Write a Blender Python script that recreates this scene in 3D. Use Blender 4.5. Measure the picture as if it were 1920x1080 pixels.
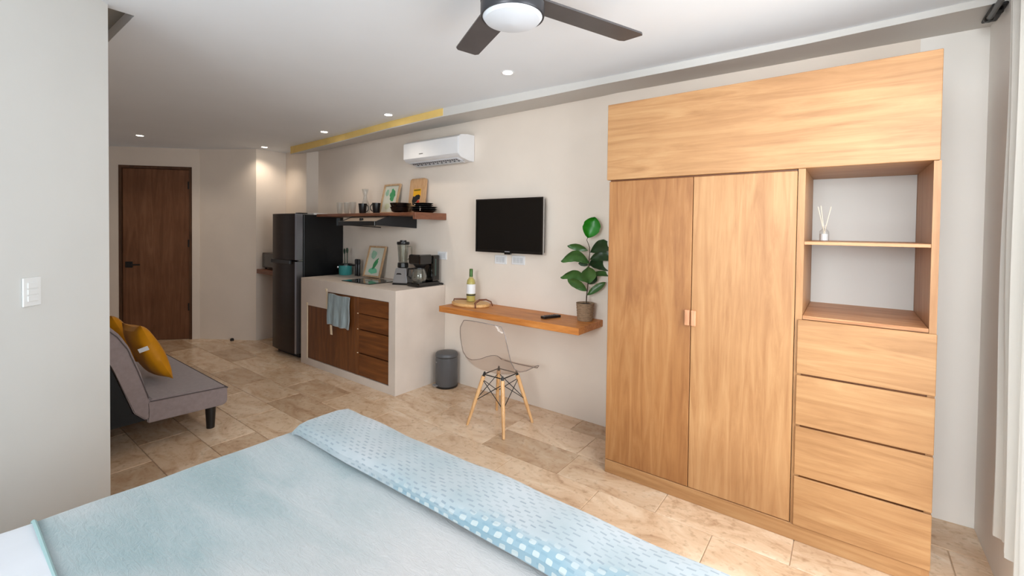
import bpy, bmesh, math, random
from mathutils import Vector, Matrix
for o in list(bpy.data.objects): bpy.data.objects.remove(o)
random.seed(7)
SC = bpy.context.scene
PI = math.pi
# ------------------------------------------------------------------ camera
F, YAW, PITCH, ROLL, CY, EYE = 836.5751, -.6462, .0196, .0121, 446.76, 1.38
fw = Vector((math.sin(YAW)*math.cos(PITCH), math.cos(YAW)*math.cos(PITCH), -math.sin(PITCH)))
r0 = Vector((math.cos(YAW), -math.sin(YAW), 0)); u0 = r0.cross(fw)
rr = math.cos(ROLL)*r0 + math.sin(ROLL)*u0; uu = -math.sin(ROLL)*r0 + math.cos(ROLL)*u0
cd = bpy.data.cameras.new('camera'); cam = bpy.data.objects.new('camera', cd); SC.collection.objects.link(cam)
cam.matrix_world = Matrix(((rr.x, uu.x, -fw.x, 0), (rr.y, uu.y, -fw.y, 0), (rr.z, uu.z, -fw.z, EYE), (0, 0, 0, 1)))
cd.sensor_width = 36; cd.lens = F/1920*36; cd.shift_y = (CY-540)/1920; cd.clip_start = .02
SC.camera = cam
# ------------------------------------------------------------------ world, daylight, exposure
W = bpy.data.worlds.new('world'); SC.world = W; W.use_nodes = True
W.node_tree.nodes['Background'].inputs[0].default_value = (.78, .88, 1, 1)
W.node_tree.nodes['Background'].inputs[1].default_value = .75
def area(name, loc, to, sx, sy, power, col=(1, 1, 1)):
    l = bpy.data.lights.new(name, 'AREA'); l.shape = 'RECTANGLE'; l.size = sx; l.size_y = sy; l.energy = power; l.color = col
    o = bpy.data.objects.new(name, l); SC.collection.objects.link(o); o.location = loc
    o.rotation_euler = (Vector(to)-Vector(loc)).to_track_quat('-Z', 'Y').to_euler(); return o
area('daylight_side_window', (.84, .22, 1.45), (-3, .8, .6), 4.1, 1.5, 6, (.95, .98, 1))
area('daylight_rear_window', (-.18, -2.50, 1.75), (.1, 3, .0), 1.25, 1.0, 74, (.97, .99, 1))
area('daylight_terrace_door', (.74, 1.32, 1.30), (-1.1, 2.35, .1), 1.5, 2.0, 45, (.97, .99, 1))
area('ceiling_fill_side', (1.15, .2, .1), (-3.6, .9, 2.3), 4.1, 1.0, 20, (.97, .98, 1))  # added lamp outside the side window, aimed up to brighten the ceiling
area('ceiling_fill_rear', (-.8, -2.9, .1), (-2.6, 1.4, 2.35), 2.7, 1.0, 42, (.97, .98, 1))  # added upward lamp behind the rear window, lifts the middle of the ceiling
SC.view_settings.view_transform = 'Standard'; SC.view_settings.look = 'None'
SC.view_settings.gamma = 1; SC.view_settings.use_curve_mapping = False
SC.view_settings.exposure = .46
# ------------------------------------------------------------------ materials
def lin(c):
    return tuple((v/12.92 if v <= .04045 else ((v+.055)/1.055)**2.4) for v in (x/255 for x in c)) + (1,)
def nt(name):
    m = bpy.data.materials.new(name); m.use_nodes = True
    return m, m.node_tree, m.node_tree.nodes, m.node_tree.links, m.node_tree.nodes['Principled BSDF']
def mat(name, col, rough=.5, metal=0, var=.06, nscale=6, bump=0, bscale=60, coat=0, spec=.5, emit=0, stretch=(1, 1, 1), sheen=0):
    m, t, N, L, b = nt(name)
    c = lin(col)
    b.inputs['Roughness'].default_value = rough; b.inputs['Metallic'].default_value = metal
    b.inputs['Coat Weight'].default_value = coat; b.inputs['Specular IOR Level'].default_value = spec
    b.inputs['Sheen Weight'].default_value = sheen
    tc = N.new('ShaderNodeTexCoord'); mp = N.new('ShaderNodeMapping'); mp.inputs['Scale'].default_value = stretch
    L.new(tc.outputs['Object'], mp.inputs[0])
    n = N.new('ShaderNodeTexNoise'); n.inputs['Scale'].default_value = nscale; n.inputs['Detail'].default_value = 4
    L.new(mp.outputs[0], n.inputs['Vector'])
    r = N.new('ShaderNodeValToRGB'); r.color_ramp.elements[0].position = .3; r.color_ramp.elements[1].position = .7
    r.color_ramp.elements[0].color = tuple(v*(1-var) for v in c[:3])+(1,)
    r.color_ramp.elements[1].color = tuple(min(1, v*(1+var)) for v in c[:3])+(1,)
    L.new(n.outputs['Fac'], r.inputs[0]); L.new(r.outputs[0], b.inputs['Base Color'])
    if bump:
        n2 = N.new('ShaderNodeTexNoise'); n2.inputs['Scale'].default_value = bscale; n2.inputs['Detail'].default_value = 3
        L.new(mp.outputs[0], n2.inputs['Vector'])
        bp = N.new('ShaderNodeBump'); bp.inputs['Strength'].default_value = bump; bp.inputs['Distance'].default_value = .004
        L.new(n2.outputs['Fac'], bp.inputs['Height']); L.new(bp.outputs[0], b.inputs['Normal'])
    if emit:
        b.inputs['Emission Color'].default_value = c; b.inputs['Emission Strength'].default_value = emit
    return m
def wood(name, c1, c2, c3, axis, rough=.48, scale=1.0, coat=.04, blotch=.35):
    """grain running along axis (0,1,2)"""
    m, t, N, L, b = nt(name)
    b.inputs['Roughness'].default_value = rough; b.inputs['Coat Weight'].default_value = coat; b.inputs['Coat Roughness'].default_value = .25
    tc = N.new('ShaderNodeTexCoord'); mp = N.new('ShaderNodeMapping')
    s = [14*scale]*3; s[axis] = 1.1*scale; mp.inputs['Scale'].default_value = s
    oi = N.new('ShaderNodeObjectInfo'); ad = N.new('ShaderNodeVectorMath'); ad.operation = 'ADD'
    ml = N.new('ShaderNodeMath'); ml.operation = 'MULTIPLY'; ml.inputs[1].default_value = 9
    L.new(oi.outputs['Random'], ml.inputs[0])
    L.new(tc.outputs['Object'], ad.inputs[0]); L.new(ml.outputs[0], ad.inputs[1]); L.new(ad.outputs[0], mp.inputs[0])
    n = N.new('ShaderNodeTexNoise'); n.inputs['Scale'].default_value = 1.3; n.inputs['Detail'].default_value = 6; n.inputs['Distortion'].default_value = 1.6
    n.inputs['Roughness'].default_value = .6
    L.new(mp.outputs[0], n.inputs['Vector'])
    f = N.new('ShaderNodeTexNoise'); f.inputs['Scale'].default_value = 9; f.inputs['Detail'].default_value = 3
    L.new(mp.outputs[0], f.inputs['Vector'])
    bl = N.new('ShaderNodeTexNoise'); bl.inputs['Scale'].default_value = 3.2; bl.inputs['Detail'].default_value = 3
    L.new(ad.outputs[0], bl.inputs['Vector'])
    r = N.new('ShaderNodeValToRGB'); e = r.color_ramp.elements
    e[0].position = .3; e[0].color = lin(c1); e[1].position = .72; e[1].color = lin(c3); k = e.new(.5); k.color = lin(c2)
    L.new(n.outputs['Fac'], r.inputs[0])
    mx = N.new('ShaderNodeMixRGB'); mx.blend_type = 'MULTIPLY'; mx.inputs[0].default_value = .2
    fr = N.new('ShaderNodeValToRGB'); fr.color_ramp.elements[0].position = .3; fr.color_ramp.elements[0].color = (.72, .66, .6, 1); fr.color_ramp.elements[1].position = .55
    L.new(f.outputs['Fac'], fr.inputs[0]); L.new(r.outputs[0], mx.inputs[1]); L.new(fr.outputs[0], mx.inputs[2])
    m2 = N.new('ShaderNodeMixRGB'); m2.blend_type = 'MULTIPLY'; m2.inputs[0].default_value = blotch
    br = N.new('ShaderNodeValToRGB'); br.color_ramp.elements[0].position = .35; br.color_ramp.elements[0].color = (.66, .55, .45, 1); br.color_ramp.elements[1].position = .6
    L.new(bl.outputs['Fac'], br.inputs[0]); L.new(mx.outputs[0], m2.inputs[1]); L.new(br.outputs[0], m2.inputs[2])
    L.new(m2.outputs[0], b.inputs['Base Color'])
    bp = N.new('ShaderNodeBump'); bp.inputs['Strength'].default_value = .12; bp.inputs['Distance'].default_value = .002
    L.new(f.outputs['Fac'], bp.inputs['Height']); L.new(bp.outputs[0], b.inputs['Normal'])
    return m
def glassy(name, tint, gloss=.12, rough=.03, dens=.0):
    """clear plastic or thin glass: mostly see-through with a sharp reflection"""
    m, t, N, L, b = nt(name); N.remove(b)
    out = [x for x in N if x.type == 'OUTPUT_MATERIAL'][0]
    tr = N.new('ShaderNodeBsdfTransparent'); tr.inputs[0].default_value = lin(tint)
    gl = N.new('ShaderNodeBsdfGlossy'); gl.inputs['Roughness'].default_value = rough
    df = N.new('ShaderNodeBsdfDiffuse'); df.inputs[0].default_value = lin(tint)
    lw = N.new('ShaderNodeLayerWeight'); lw.inputs[0].default_value = .35
    mr = N.new('ShaderNodeMapRange'); mr.inputs[3].default_value = gloss*.4; mr.inputs[4].default_value = min(1, gloss*5)
    L.new(lw.outputs['Facing'], mr.inputs[0])
    m1 = N.new('ShaderNodeMixShader'); m1.inputs[0].default_value = dens; L.new(tr.outputs[0], m1.inputs[1]); L.new(df.outputs[0], m1.inputs[2])
    m2 = N.new('ShaderNodeMixShader'); L.new(mr.outputs[0], m2.inputs[0]); L.new(m1.outputs[0], m2.inputs[1]); L.new(gl.outputs[0], m2.inputs[2])
    L.new(m2.outputs[0], out.inputs[0]); return m
def travertine():
    m, t, N, L, b = nt('travertine')
    tc = N.new('ShaderNodeTexCoord'); oi = N.new('ShaderNodeObjectInfo')
    ml = N.new('ShaderNodeMath'); ml.operation = 'MULTIPLY'; ml.inputs[1].default_value = 70; L.new(oi.outputs['Random'], ml.inputs[0])
    ad = N.new('ShaderNodeVectorMath'); ad.operation = 'ADD'; L.new(tc.outputs['Object'], ad.inputs[0]); L.new(ml.outputs[0], ad.inputs[1])
    mp = N.new('ShaderNodeMapping'); mp.inputs['Scale'].default_value = (1.3, 2.6, 1); L.new(ad.outputs[0], mp.inputs[0])
    n = N.new('ShaderNodeTexNoise'); n.inputs['Scale'].default_value = 2.6; n.inputs['Detail'].default_value = 9; n.inputs['Distortion'].default_value = 1.1; n.inputs['Roughness'].default_value = .66
    L.new(mp.outputs[0], n.inputs['Vector'])
    r = N.new('ShaderNodeValToRGB'); e = r.color_ramp.elements
    e[0].position = .22; e[0].color = lin((178, 140, 108)); e[1].position = .80; e[1].color = lin((248, 232, 212))
    for p, c in ((.42, (222, 190, 158)), (.58, (237, 211, 182))):
        k = e.new(p); k.color = lin(c)
    L.new(n.outputs['Fac'], r.inputs[0])
    # whole-tile tone
    r2 = N.new('ShaderNodeValToRGB'); e = r2.color_ramp.elements
    e[0].color = (.70, .65, .60, 1); e[1].color = (1.0, 1.0, 1.0, 1); k = e.new(.3); k.color = (.9, .88, .86, 1)
    wn = N.new('ShaderNodeTexWhiteNoise'); wn.noise_dimensions = '1D'; L.new(ml.outputs[0], wn.inputs['W'])
    L.new(wn.outputs['Value'], r2.inputs[0])
    mx = N.new('ShaderNodeMixRGB'); mx.blend_type = 'MULTIPLY'; mx.inputs[0].default_value = 1
    L.new(r.outputs[0], mx.inputs[1]); L.new(r2.outputs[0], mx.inputs[2])
    # pits and pale veins
    v = N.new('ShaderNodeTexNoise'); v.inputs['Scale'].default_value = 34; v.inputs['Detail'].default_value = 5; L.new(ad.outputs[0], v.inputs['Vector'])
    vr = N.new('ShaderNodeValToRGB'); vr.color_ramp.elements[0].position = .3; vr.color_ramp.elements[0].color = (.62, .55, .48, 1); vr.color_ramp.elements[1].position = .45
    L.new(v.outputs['Fac'], vr.inputs[0])
    m2 = N.new('ShaderNodeMixRGB'); m2.blend_type = 'MULTIPLY'; m2.inputs[0].default_value = .55
    L.new(mx.outputs[0], m2.inputs[1]); L.new(vr.outputs[0], m2.inputs[2]); L.new(m2.outputs[0], b.inputs['Base Color'])
    b.inputs['Roughness'].default_value = .2; b.inputs['Specular IOR Level'].default_value = .55
    bp = N.new('ShaderNodeBump'); bp.inputs['Strength'].default_value = .05; bp.inputs['Distance'].default_value = .002
    L.new(n.outputs['Fac'], bp.inputs['Height']); L.new(bp.outputs[0], b.inputs['Normal'])
    return m
def blanket_mat():
    m, t, N, L, b = nt('velvet_blanket')
    b.inputs['Roughness'].default_value = .85; b.inputs['Sheen Weight'].default_value = .5; b.inputs['Specular IOR Level'].default_value = .2
    tc = N.new('ShaderNodeTexCoord'); mp = N.new('ShaderNodeMapping'); mp.inputs['Scale'].default_value = (1.3, 4, 1); mp.inputs['Rotation'].default_value = (0, 0, .25)
    L.new(tc.outputs['Object'], mp.inputs[0])
    n = N.new('ShaderNodeTexNoise'); n.inputs['Scale'].default_value = 1.6; n.inputs['Detail'].default_value = 5; n.inputs['Distortion'].default_value = .6; L.new(mp.outputs[0], n.inputs['Vector'])
    r = N.new('ShaderNodeValToRGB'); e = r.color_ramp.elements
    e[0].position = .3; e[0].color = lin((120, 144, 149)); e[1].position = .68; e[1].color = lin((154, 167, 172))
    L.new(n.outputs['Fac'], r.inputs[0])
    # fall of light put into the colour: teal fading to pale along X
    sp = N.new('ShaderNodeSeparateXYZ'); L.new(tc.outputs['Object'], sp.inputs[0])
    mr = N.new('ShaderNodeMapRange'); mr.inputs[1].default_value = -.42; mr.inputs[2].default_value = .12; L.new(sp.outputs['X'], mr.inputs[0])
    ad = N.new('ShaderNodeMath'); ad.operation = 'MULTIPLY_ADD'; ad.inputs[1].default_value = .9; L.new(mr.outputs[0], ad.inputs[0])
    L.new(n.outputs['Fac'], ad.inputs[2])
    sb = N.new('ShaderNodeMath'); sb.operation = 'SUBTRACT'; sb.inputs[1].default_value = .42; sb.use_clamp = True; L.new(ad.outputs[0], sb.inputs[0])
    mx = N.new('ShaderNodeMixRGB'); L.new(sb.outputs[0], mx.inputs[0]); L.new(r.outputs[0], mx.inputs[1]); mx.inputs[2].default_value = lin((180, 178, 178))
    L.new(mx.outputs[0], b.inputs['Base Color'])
    f = N.new('ShaderNodeTexNoise'); f.inputs['Scale'].default_value = 16; f.inputs['Detail'].default_value = 8; f.inputs['Roughness'].default_value = .65; f.inputs['Distortion'].default_value = .8; L.new(mp.outputs[0], f.inputs['Vector'])
    bp = N.new('ShaderNodeBump'); bp.inputs['Strength'].default_value = .55; bp.inputs['Distance'].default_value = .012
    L.new(f.outputs['Fac'], bp.inputs['Height']); L.new(bp.outputs[0], b.inputs['Normal'])
    return m
def throw_mat():
    """woven dashes; UV.x metres along the roll, UV.y metres around it"""
    m, t, N, L, b = nt('woven_throw')
    b.inputs['Roughness'].default_value = .9; b.inputs['Sheen Weight'].default_value = .3
    def M(op, a, c=None, d=None, clamp=False):
        n = N.new('ShaderNodeMath'); n.operation = op; n.use_clamp = clamp
        for i, v in enumerate((a, c, d)):
            if v is None: continue
            if isinstance(v, (int, float)): n.inputs[i].default_value = v
            else: L.new(v, n.inputs[i])
        return n.outputs[0]
    uv = N.new('ShaderNodeUVMap'); wob = N.new('ShaderNodeTexNoise'); wob.inputs['Scale'].default_value = 9
    L.new(uv.outputs[0], wob.inputs['Vector'])
    sp = N.new('ShaderNodeSeparateXYZ'); L.new(uv.outputs[0], sp.inputs[0])
    x = M('ADD', sp.outputs['X'], M('MULTIPLY', wob.outputs['Fac'], .02)); y = M('ADD', sp.outputs['Y'], M('MULTIPLY', wob.outputs['Fac'], .02))
    row = M('FLOOR', M('DIVIDE', y, .0135))
    xs = M('ADD', M('DIVIDE', x, .036), M('MULTIPLY', row, .43))
    fx = M('ABSOLUTE', M('SUBTRACT', M('FRACT', xs), .5)); fy = M('ABSOLUTE', M('SUBTRACT', M('FRACT', M('DIVIDE', y, .0135)), .5))
    cell = N.new('ShaderNodeTexWhiteNoise'); cell.noise_dimensions = '2D'
    cv = N.new('ShaderNodeCombineXYZ'); L.new(M('FLOOR', xs), cv.inputs[0]); L.new(row, cv.inputs[1]); L.new(cv.outputs[0], cell.inputs['Vector'])
    dash = M('MULTIPLY', M('LESS_THAN', fx, .26), M('LESS_THAN', fy, .2))
    dash = M('MULTIPLY', dash, M('GREATER_THAN', cell.outputs['Value'], .12))
    base = N.new('ShaderNodeTexNoise'); base.inputs['Scale'].default_value = 3.2; base.inputs['Detail'].default_value = 6; L.new(uv.outputs[0], base.inputs['Vector'])
    br = N.new('ShaderNodeValToRGB'); e = br.color_ramp.elements; e[0].position = .36; e[0].color = lin((144, 159, 165)); e[1].position = .64; e[1].color = lin((174, 180, 185))
    L.new(base.outputs['Fac'], br.inputs[0])
    dc = N.new('ShaderNodeMixRGB'); L.new(M('MULTIPLY', dash, M('MULTIPLY_ADD', cell.outputs['Value'], .5, .25)), dc.inputs[0]); L.new(br.outputs[0], dc.inputs[1]); dc.inputs[2].default_value = lin((120, 134, 144))
    # turned edge: sky blue dye with pale dots
    n2 = N.new('ShaderNodeTexNoise'); n2.inputs['Scale'].default_value = 5; n2.inputs['Detail'].default_value = 4; L.new(uv.outputs[0], n2.inputs['Vector'])
    lim = M('MULTIPLY_ADD', sp.outputs['X'], .10, -.025)
    tm = M('MULTIPLY', M('SUBTRACT', M('ADD', lim, M('MULTIPLY', M('SUBTRACT', n2.outputs['Fac'], .5), .16)), sp.outputs['Y']), 28, clamp=True)
    tm = M('MULTIPLY', tm, .7)
    row2 = M('FLOOR', M('DIVIDE', y, .021)); xs2 = M('ADD', M('DIVIDE', x, .038), M('MULTIPLY', row2, .5))
    dx = M('SUBTRACT', M('FRACT', xs2), .5); dy = M('SUBTRACT', M('FRACT', M('DIVIDE', y, .021)), .5)
    dot = M('LESS_THAN', M('ADD', M('POWER', M('ABSOLUTE', M('DIVIDE', dx, .24)), 4), M('POWER', M('ABSOLUTE', M('DIVIDE', dy, .3)), 4)), 1)
    ec = N.new('ShaderNodeMixRGB'); L.new(dot, ec.inputs[0]); ec.inputs[1].default_value = lin((112, 148, 164)); ec.inputs[2].default_value = lin((180, 190, 190))
    fm = N.new('ShaderNodeMixRGB'); L.new(tm, fm.inputs[0]); L.new(dc.outputs[0], fm.inputs[1]); L.new(ec.outputs[0], fm.inputs[2])
    L.new(fm.outputs[0], b.inputs['Base Color'])
    bp = N.new('ShaderNodeBump'); bp.inputs['Strength'].default_value = .5; bp.inputs['Distance'].default_value = .003; bp.invert = True
    L.new(M('ADD', dash, base.outputs['Fac']), bp.inputs['Height']); L.new(bp.outputs[0], b.inputs['Normal'])
    return m
def curtain_mat():
    m, t, N, L, b = nt('linen_curtain')
    out = [x for x in N if x.type == 'OUTPUT_MATERIAL'][0]
    b.inputs['Base Color'].default_value = lin((214, 210, 205)); b.inputs['Roughness'].default_value = .9
    tl = N.new('ShaderNodeBsdfTranslucent'); tl.inputs[0].default_value = lin((208, 206, 198))
    tc = N.new('ShaderNodeTexCoord'); w = N.new('ShaderNodeTexNoise'); w.inputs['Scale'].default_value = 240; L.new(tc.outputs['Object'], w.inputs['Vector'])
    bp = N.new('ShaderNodeBump'); bp.inputs['Strength'].default_value = .2; bp.inputs['Distance'].default_value = .001; L.new(w.outputs['Fac'], bp.inputs['Height']); L.new(bp.outputs[0], b.inputs['Normal'])
    mx = N.new('ShaderNodeMixShader'); mx.inputs[0].default_value = .35; L.new(b.outputs[0], mx.inputs[1]); L.new(tl.outputs[0], mx.inputs[2]); L.new(mx.outputs[0], out.inputs[0])
    return m
PLASTER = mat('lime_plaster', (234, 222, 210), .75, var=.035, nscale=2.2, bump=.15, bscale=14, spec=.3)
PLASTER2 = mat('pale_plaster', (214, 214, 211), .75, var=.03, nscale=2, bump=.12, bscale=14, spec=.3)
CEILM = mat('ceiling_paint', (234, 238, 243), .8, var=.02, nscale=1.6, bump=.08, bscale=10, spec=.2)
YELLOW = mat('yellow_band', (236, 202, 122), .7, var=.08, nscale=5)
MASON = mat('counter_plaster', (214, 201, 190), .6, var=.05, nscale=4, bump=.15, bscale=20, spec=.35)
PIX = wood('honey_wood_across', (160, 115, 72), (178, 132, 87), (190, 148, 102), 0, blotch=.22)
PIZ = wood('honey_wood_upright', (162, 114, 71), (179, 132, 87), (192, 148, 102), 2, blotch=.22)
PILEFT = wood('orange_wood_upright', (146, 96, 54), (164, 113, 66), (178, 130, 82), 2, blotch=.3)
PIY = wood('honey_wood_deep', (170, 115, 72), (196, 142, 98), (214, 164, 120), 0)
ORG = wood('orange_wood', (176, 104, 45), (204, 130, 62), (222, 152, 84), 0, scale=1.5)
DKZ = wood('dark_brown_wood', (86, 46, 16), (110, 62, 24), (132, 80, 36), 2, rough=.45)
DKX = wood('dark_brown_wood_across', (88, 47, 16), (114, 64, 24), (136, 82, 38), 0, rough=.45)
DOORW = wood('stained_door_wood', (104, 68, 46), (122, 82, 58), (138, 98, 72), 2, rough=.4, scale=.8, blotch=.4)
DOORF = wood('dark_frame_wood', (64, 42, 28), (88, 60, 42), (108, 78, 56), 2, rough=.45)
SHW = wood('shelf_wood', (96, 56, 36), (126, 78, 52), (148, 98, 68), 0, rough=.4, scale=1.4)
BEECH = wood('beech', (206, 152, 98), (226, 178, 124), (236, 194, 144), 2, rough=.45, scale=2.5, blotch=.1)
OLIVE = wood('pale_board_wood', (206, 152, 90), (226, 178, 116), (238, 198, 142), 0, rough=.45, scale=3, blotch=.15)
BLK = mat('black_plastic', (20, 20, 21), .3, var=.1)
BLKG = mat('black_gloss', (10, 10, 11), .08, var=.1, coat=.5)
BLKM = mat('black_matt', (26, 26, 28), .6, var=.1)
SCREEN = mat('screen_glass', (8, 8, 9), .12, var=.1)
CHROME = mat('chrome', (190, 192, 195), .16, 1, var=.03)
STEEL = mat('dark_stainless', (52, 43, 39), .33, .85, var=.08, nscale=3, stretch=(1, 1, 12))
STEELE = mat('steel_edge', (150, 153, 162), .3, .9, var=.05)
FRSIDE = mat('fridge_side', (16, 17, 20), .35, .1, var=.25, nscale=4)
SILV = mat('silver_plastic', (170, 172, 176), .28, .75, var=.04)
GREY = mat('grey_fabric', (142, 128, 127), .9, var=.08, nscale=40, bump=.3, bscale=400, sheen=.3)
GREYM = mat('grey_seam', (92, 82, 82), .9)
MUST = mat('mustard_velvet', (204, 136, 6), .5, var=.2, nscale=5, bump=.1, bscale=20, sheen=.05, spec=.3)
WHITE = mat('white_plastic', (232, 232, 234), .35, var=.02)
WHITE2 = mat('off_white', (210, 211, 213), .5, var=.02)
SHEET = mat('white_sheet', (200, 203, 210), .9, var=.04, nscale=7, bump=.3, bscale=9, sheen=.2)
HEM = mat('teal_hem', (150, 178, 180), .9, var=.05)
BINM = mat('anthracite_steel', (88, 89, 92), .42, .2, var=.08)
TOWEL = mat('blue_grey_towel', (148, 162, 166), .95, var=.25, nscale=9, stretch=(6, 1, .8), bump=.4, bscale=120)
CREAM = mat('cream_edge', (226, 206, 176), .8)
LEAFD = mat('dark_leaf', (40, 66, 36), .38, var=.25, nscale=18)
LEAFM = mat('mid_leaf', (66, 104, 52), .36, var=.22, nscale=18)
LEAFB = mat('bright_leaf', (28, 122, 20), .36, var=.2, nscale=14)
BARK = mat('stem_bark', (74, 56, 42), .7)
POTM = mat('woven_pot', (150, 124, 98), .8, var=.3, nscale=40, stretch=(1, 1, 3), bump=.6, bscale=110)
SOIL = mat('soil', (38, 26, 20), .9)
TEAL = mat('teal_enamel', (60, 140, 138), .3, var=.05)
FANM = mat('charcoal_metal', (66, 66, 70), .35, .55, var=.08)
BLADE = mat('charcoal_blade', (78, 74, 75), .45, 0, var=.12, nscale=9, stretch=(1, 1, 1))
DIFF = mat('frosted_diffuser', (214, 220, 228), .5, var=.01, emit=.02)
LED = mat('downlight_led', (255, 244, 224), .5, emit=14)
PAPER = mat('art_paper', (214, 214, 200), .8, var=.04)
GREEN = mat('print_green', (70, 150, 96), .8, var=.2, nscale=20)
GREENP = mat('print_pale_green', (156, 196, 170), .8, var=.12, nscale=20)
FRAMEW = wood('light_frame_wood', (176, 140, 104), (200, 164, 126), (214, 182, 146), 2, scale=3, blotch=.1)
YEL = mat('label_yellow', (232, 170, 30), .6)
RED = mat('label_red', (196, 60, 40), .6)
LEATH = mat('brown_leather', (112, 66, 44), .55, var=.15, nscale=30)
WINE = glassy('pale_wine_glass', (244, 242, 206), .07, .03, .12)
BOTG = mat('green_foil', (66, 104, 44), .35, .3)
GLASS = glassy('clear_glass', (247, 248, 248), .06, .03, .04)
JARG = glassy('jar_glass', (226, 226, 220), .12, .03, .05)
ACRY = glassy('smoky_clear_plastic', (250, 247, 245), .022, .04, .015)
ACRIM = mat('smoky_rim', (128, 118, 114), .2, spec=.8)
PANE = glassy('window_pane', (250, 252, 252), .05, .02)
GROUT = mat('grout', (196, 172, 146), .8)
TRAV = travertine()
RATT = mat('white_rod', (238, 228, 210), .6)
# ------------------------------------------------------------------ helpers
C = SC.collection
BASE = {}
def B(): return bmesh.new()
def box(bm, x0, x1, y0, y1, z0, z1, bev=0, seg=1):
    vs = [bm.verts.new((x, y, z)) for x in (x0, x1) for y in (y0, y1) for z in (z0, z1)]
    fs = [bm.faces.new([vs[i] for i in q]) for q in ((0, 1, 3, 2), (4, 6, 7, 5), (0, 4, 5, 1), (2, 3, 7, 6), (0, 2, 6, 4), (1, 5, 7, 3))]
    if bev:
        es = list({e for f in fs for e in f.edges})
        bmesh.ops.bevel(bm, geom=es, offset=bev, segments=seg, affect='EDGES', profile=.5)
    return bm
def obox(bm, c, ax, ay, az, hx, hy, hz, bev=0, seg=1):
    c = Vector(c); ax, ay, az = Vector(ax).normalized(), Vector(ay).normalized(), Vector(az).normalized()
    t = B(); box(t, -hx, hx, -hy, hy, -hz, hz, bev, seg)
    M = Matrix.Translation(c) @ Matrix((ax, ay, az)).transposed().to_4x4()
    t.transform(M); merge(bm, t); return bm
def merge(bm, t):
    me = bpy.data.meshes.new('tmp'); t.to_mesh(me); t.free(); bm.from_mesh(me); bpy.data.meshes.remove(me)
def prism(bm, pts, axis, a, b, bev=0):
    """polygon pts (2d, in the two axes other than axis, in order) extruded from a to b"""
    def P(p, v):
        q = [0, 0, 0]; o = [i for i in range(3) if i != axis]; q[o[0]], q[o[1]] = p; q[axis] = v; return q
    A = [bm.verts.new(P(p, a)) for p in pts]; Bv = [bm.verts.new(P(p, b)) for p in pts]
    n = len(pts); fs = [bm.faces.new(A), bm.faces.new(Bv[::-1])]
    for i in range(n): fs.append(bm.faces.new([A[i], Bv[i], Bv[(i+1) % n], A[(i+1) % n]]))
    if bev: bmesh.ops.bevel(bm, geom=list({e for f in fs for e in f.edges}), offset=bev, segments=2, affect='EDGES')
    return bm
def lathe(bm, prof, c, seg=24, sx=1, sy=1, cap=True):
    rings = []
    for r, z in prof:
        rings.append([bm.verts.new((c[0]+r*sx*math.cos(2*PI*i/seg), c[1]+r*sy*math.sin(2*PI*i/seg), c[2]+z)) for i in range(seg)])
    for a, b in zip(rings, rings[1:]):
        for i in range(seg): bm.faces.new([a[i], a[(i+1) % seg], b[(i+1) % seg], b[i]])
    if cap:
        if prof[0][0] > 1e-4: bm.faces.new(rings[0][::-1])
        if prof[-1][0] > 1e-4: bm.faces.new(rings[-1])
    return bm
def tube(bm, pts, r, seg=8):
    pts = [Vector(p) for p in pts]; rs = r if isinstance(r, (list, tuple)) else [r]*len(pts); rings = []
    for i, p in enumerate(pts):
        d = (pts[min(i+1, len(pts)-1)]-pts[max(i-1, 0)]).normalized()
        a = d.orthogonal().normalized() if i == 0 else (a-d*a.dot(d)).normalized()
        b = d.cross(a); rings.append([bm.verts.new(p+rs[i]*(a*math.cos(2*PI*k/seg)+b*math.sin(2*PI*k/seg))) for k in range(seg)])
    for A, Bq in zip(rings, rings[1:]):
        for k in range(seg): bm.faces.new([A[k], A[(k+1) % seg], Bq[(k+1) % seg], Bq[k]])
    bm.faces.new(rings[0][::-1]); bm.faces.new(rings[-1]); return bm
def grid(bm, fn, nu, nv, uvfn=None, thick=0):
    vs = [[bm.verts.new(fn(i/nu, j/nv)) for j in range(nv+1)] for i in range(nu+1)]
    uvl = bm.loops.layers.uv.verify() if uvfn else None
    for i in range(nu):
        for j in range(nv):
            f = bm.faces.new([vs[i][j], vs[i+1][j], vs[i+1][j+1], vs[i][j+1]])
            if uvfn:
                for l, (a, b) in zip(f.loops, ((i, j), (i+1, j), (i+1, j+1), (i, j+1))): l[uvl].uv = uvfn(a/nu, b/nv)
    if thick:
        bmesh.ops.recalc_face_normals(bm, faces=bm.faces[:]); bmesh.ops.solidify(bm, geom=bm.faces[:], thickness=thick)
    return bm
def obj(name, bm, m, parent=None, origin=None, smooth=False, recalc=True, keep=False):
    w = BASE[parent.name] if parent else Vector(origin or (0, 0, 0))
    if recalc: bmesh.ops.recalc_face_normals(bm, faces=bm.faces[:])
    bm.transform(Matrix.Translation(-w))
    me = bpy.data.meshes.new(name); bm.to_mesh(me); bm.free()
    for mm in (m if isinstance(m, list) else [m]): me.materials.append(mm)
    if smooth:
        for p in me.polygons: p.use_smooth = True
        try: me.set_sharp_from_angle(angle=math.radians(35))
        except Exception: pass
    o = bpy.data.objects.new(name, me); C.objects.link(o)
    if parent: o.parent = parent
    else: o.location = w
    BASE[o.name] = w
    return o
def thing(name, loc, label, cat, group=None):
    o = bpy.data.objects.new(name, None); C.objects.link(o); o.location = loc; o.empty_display_size = .05
    o['label'] = label; o['category'] = cat; BASE[o.name] = Vector(loc)
    if group: o['group'] = group
    return o
def tag(o, label, cat, group=None):
    o['label'] = label; o['category'] = cat
    if group: o['group'] = group
    return o
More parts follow.
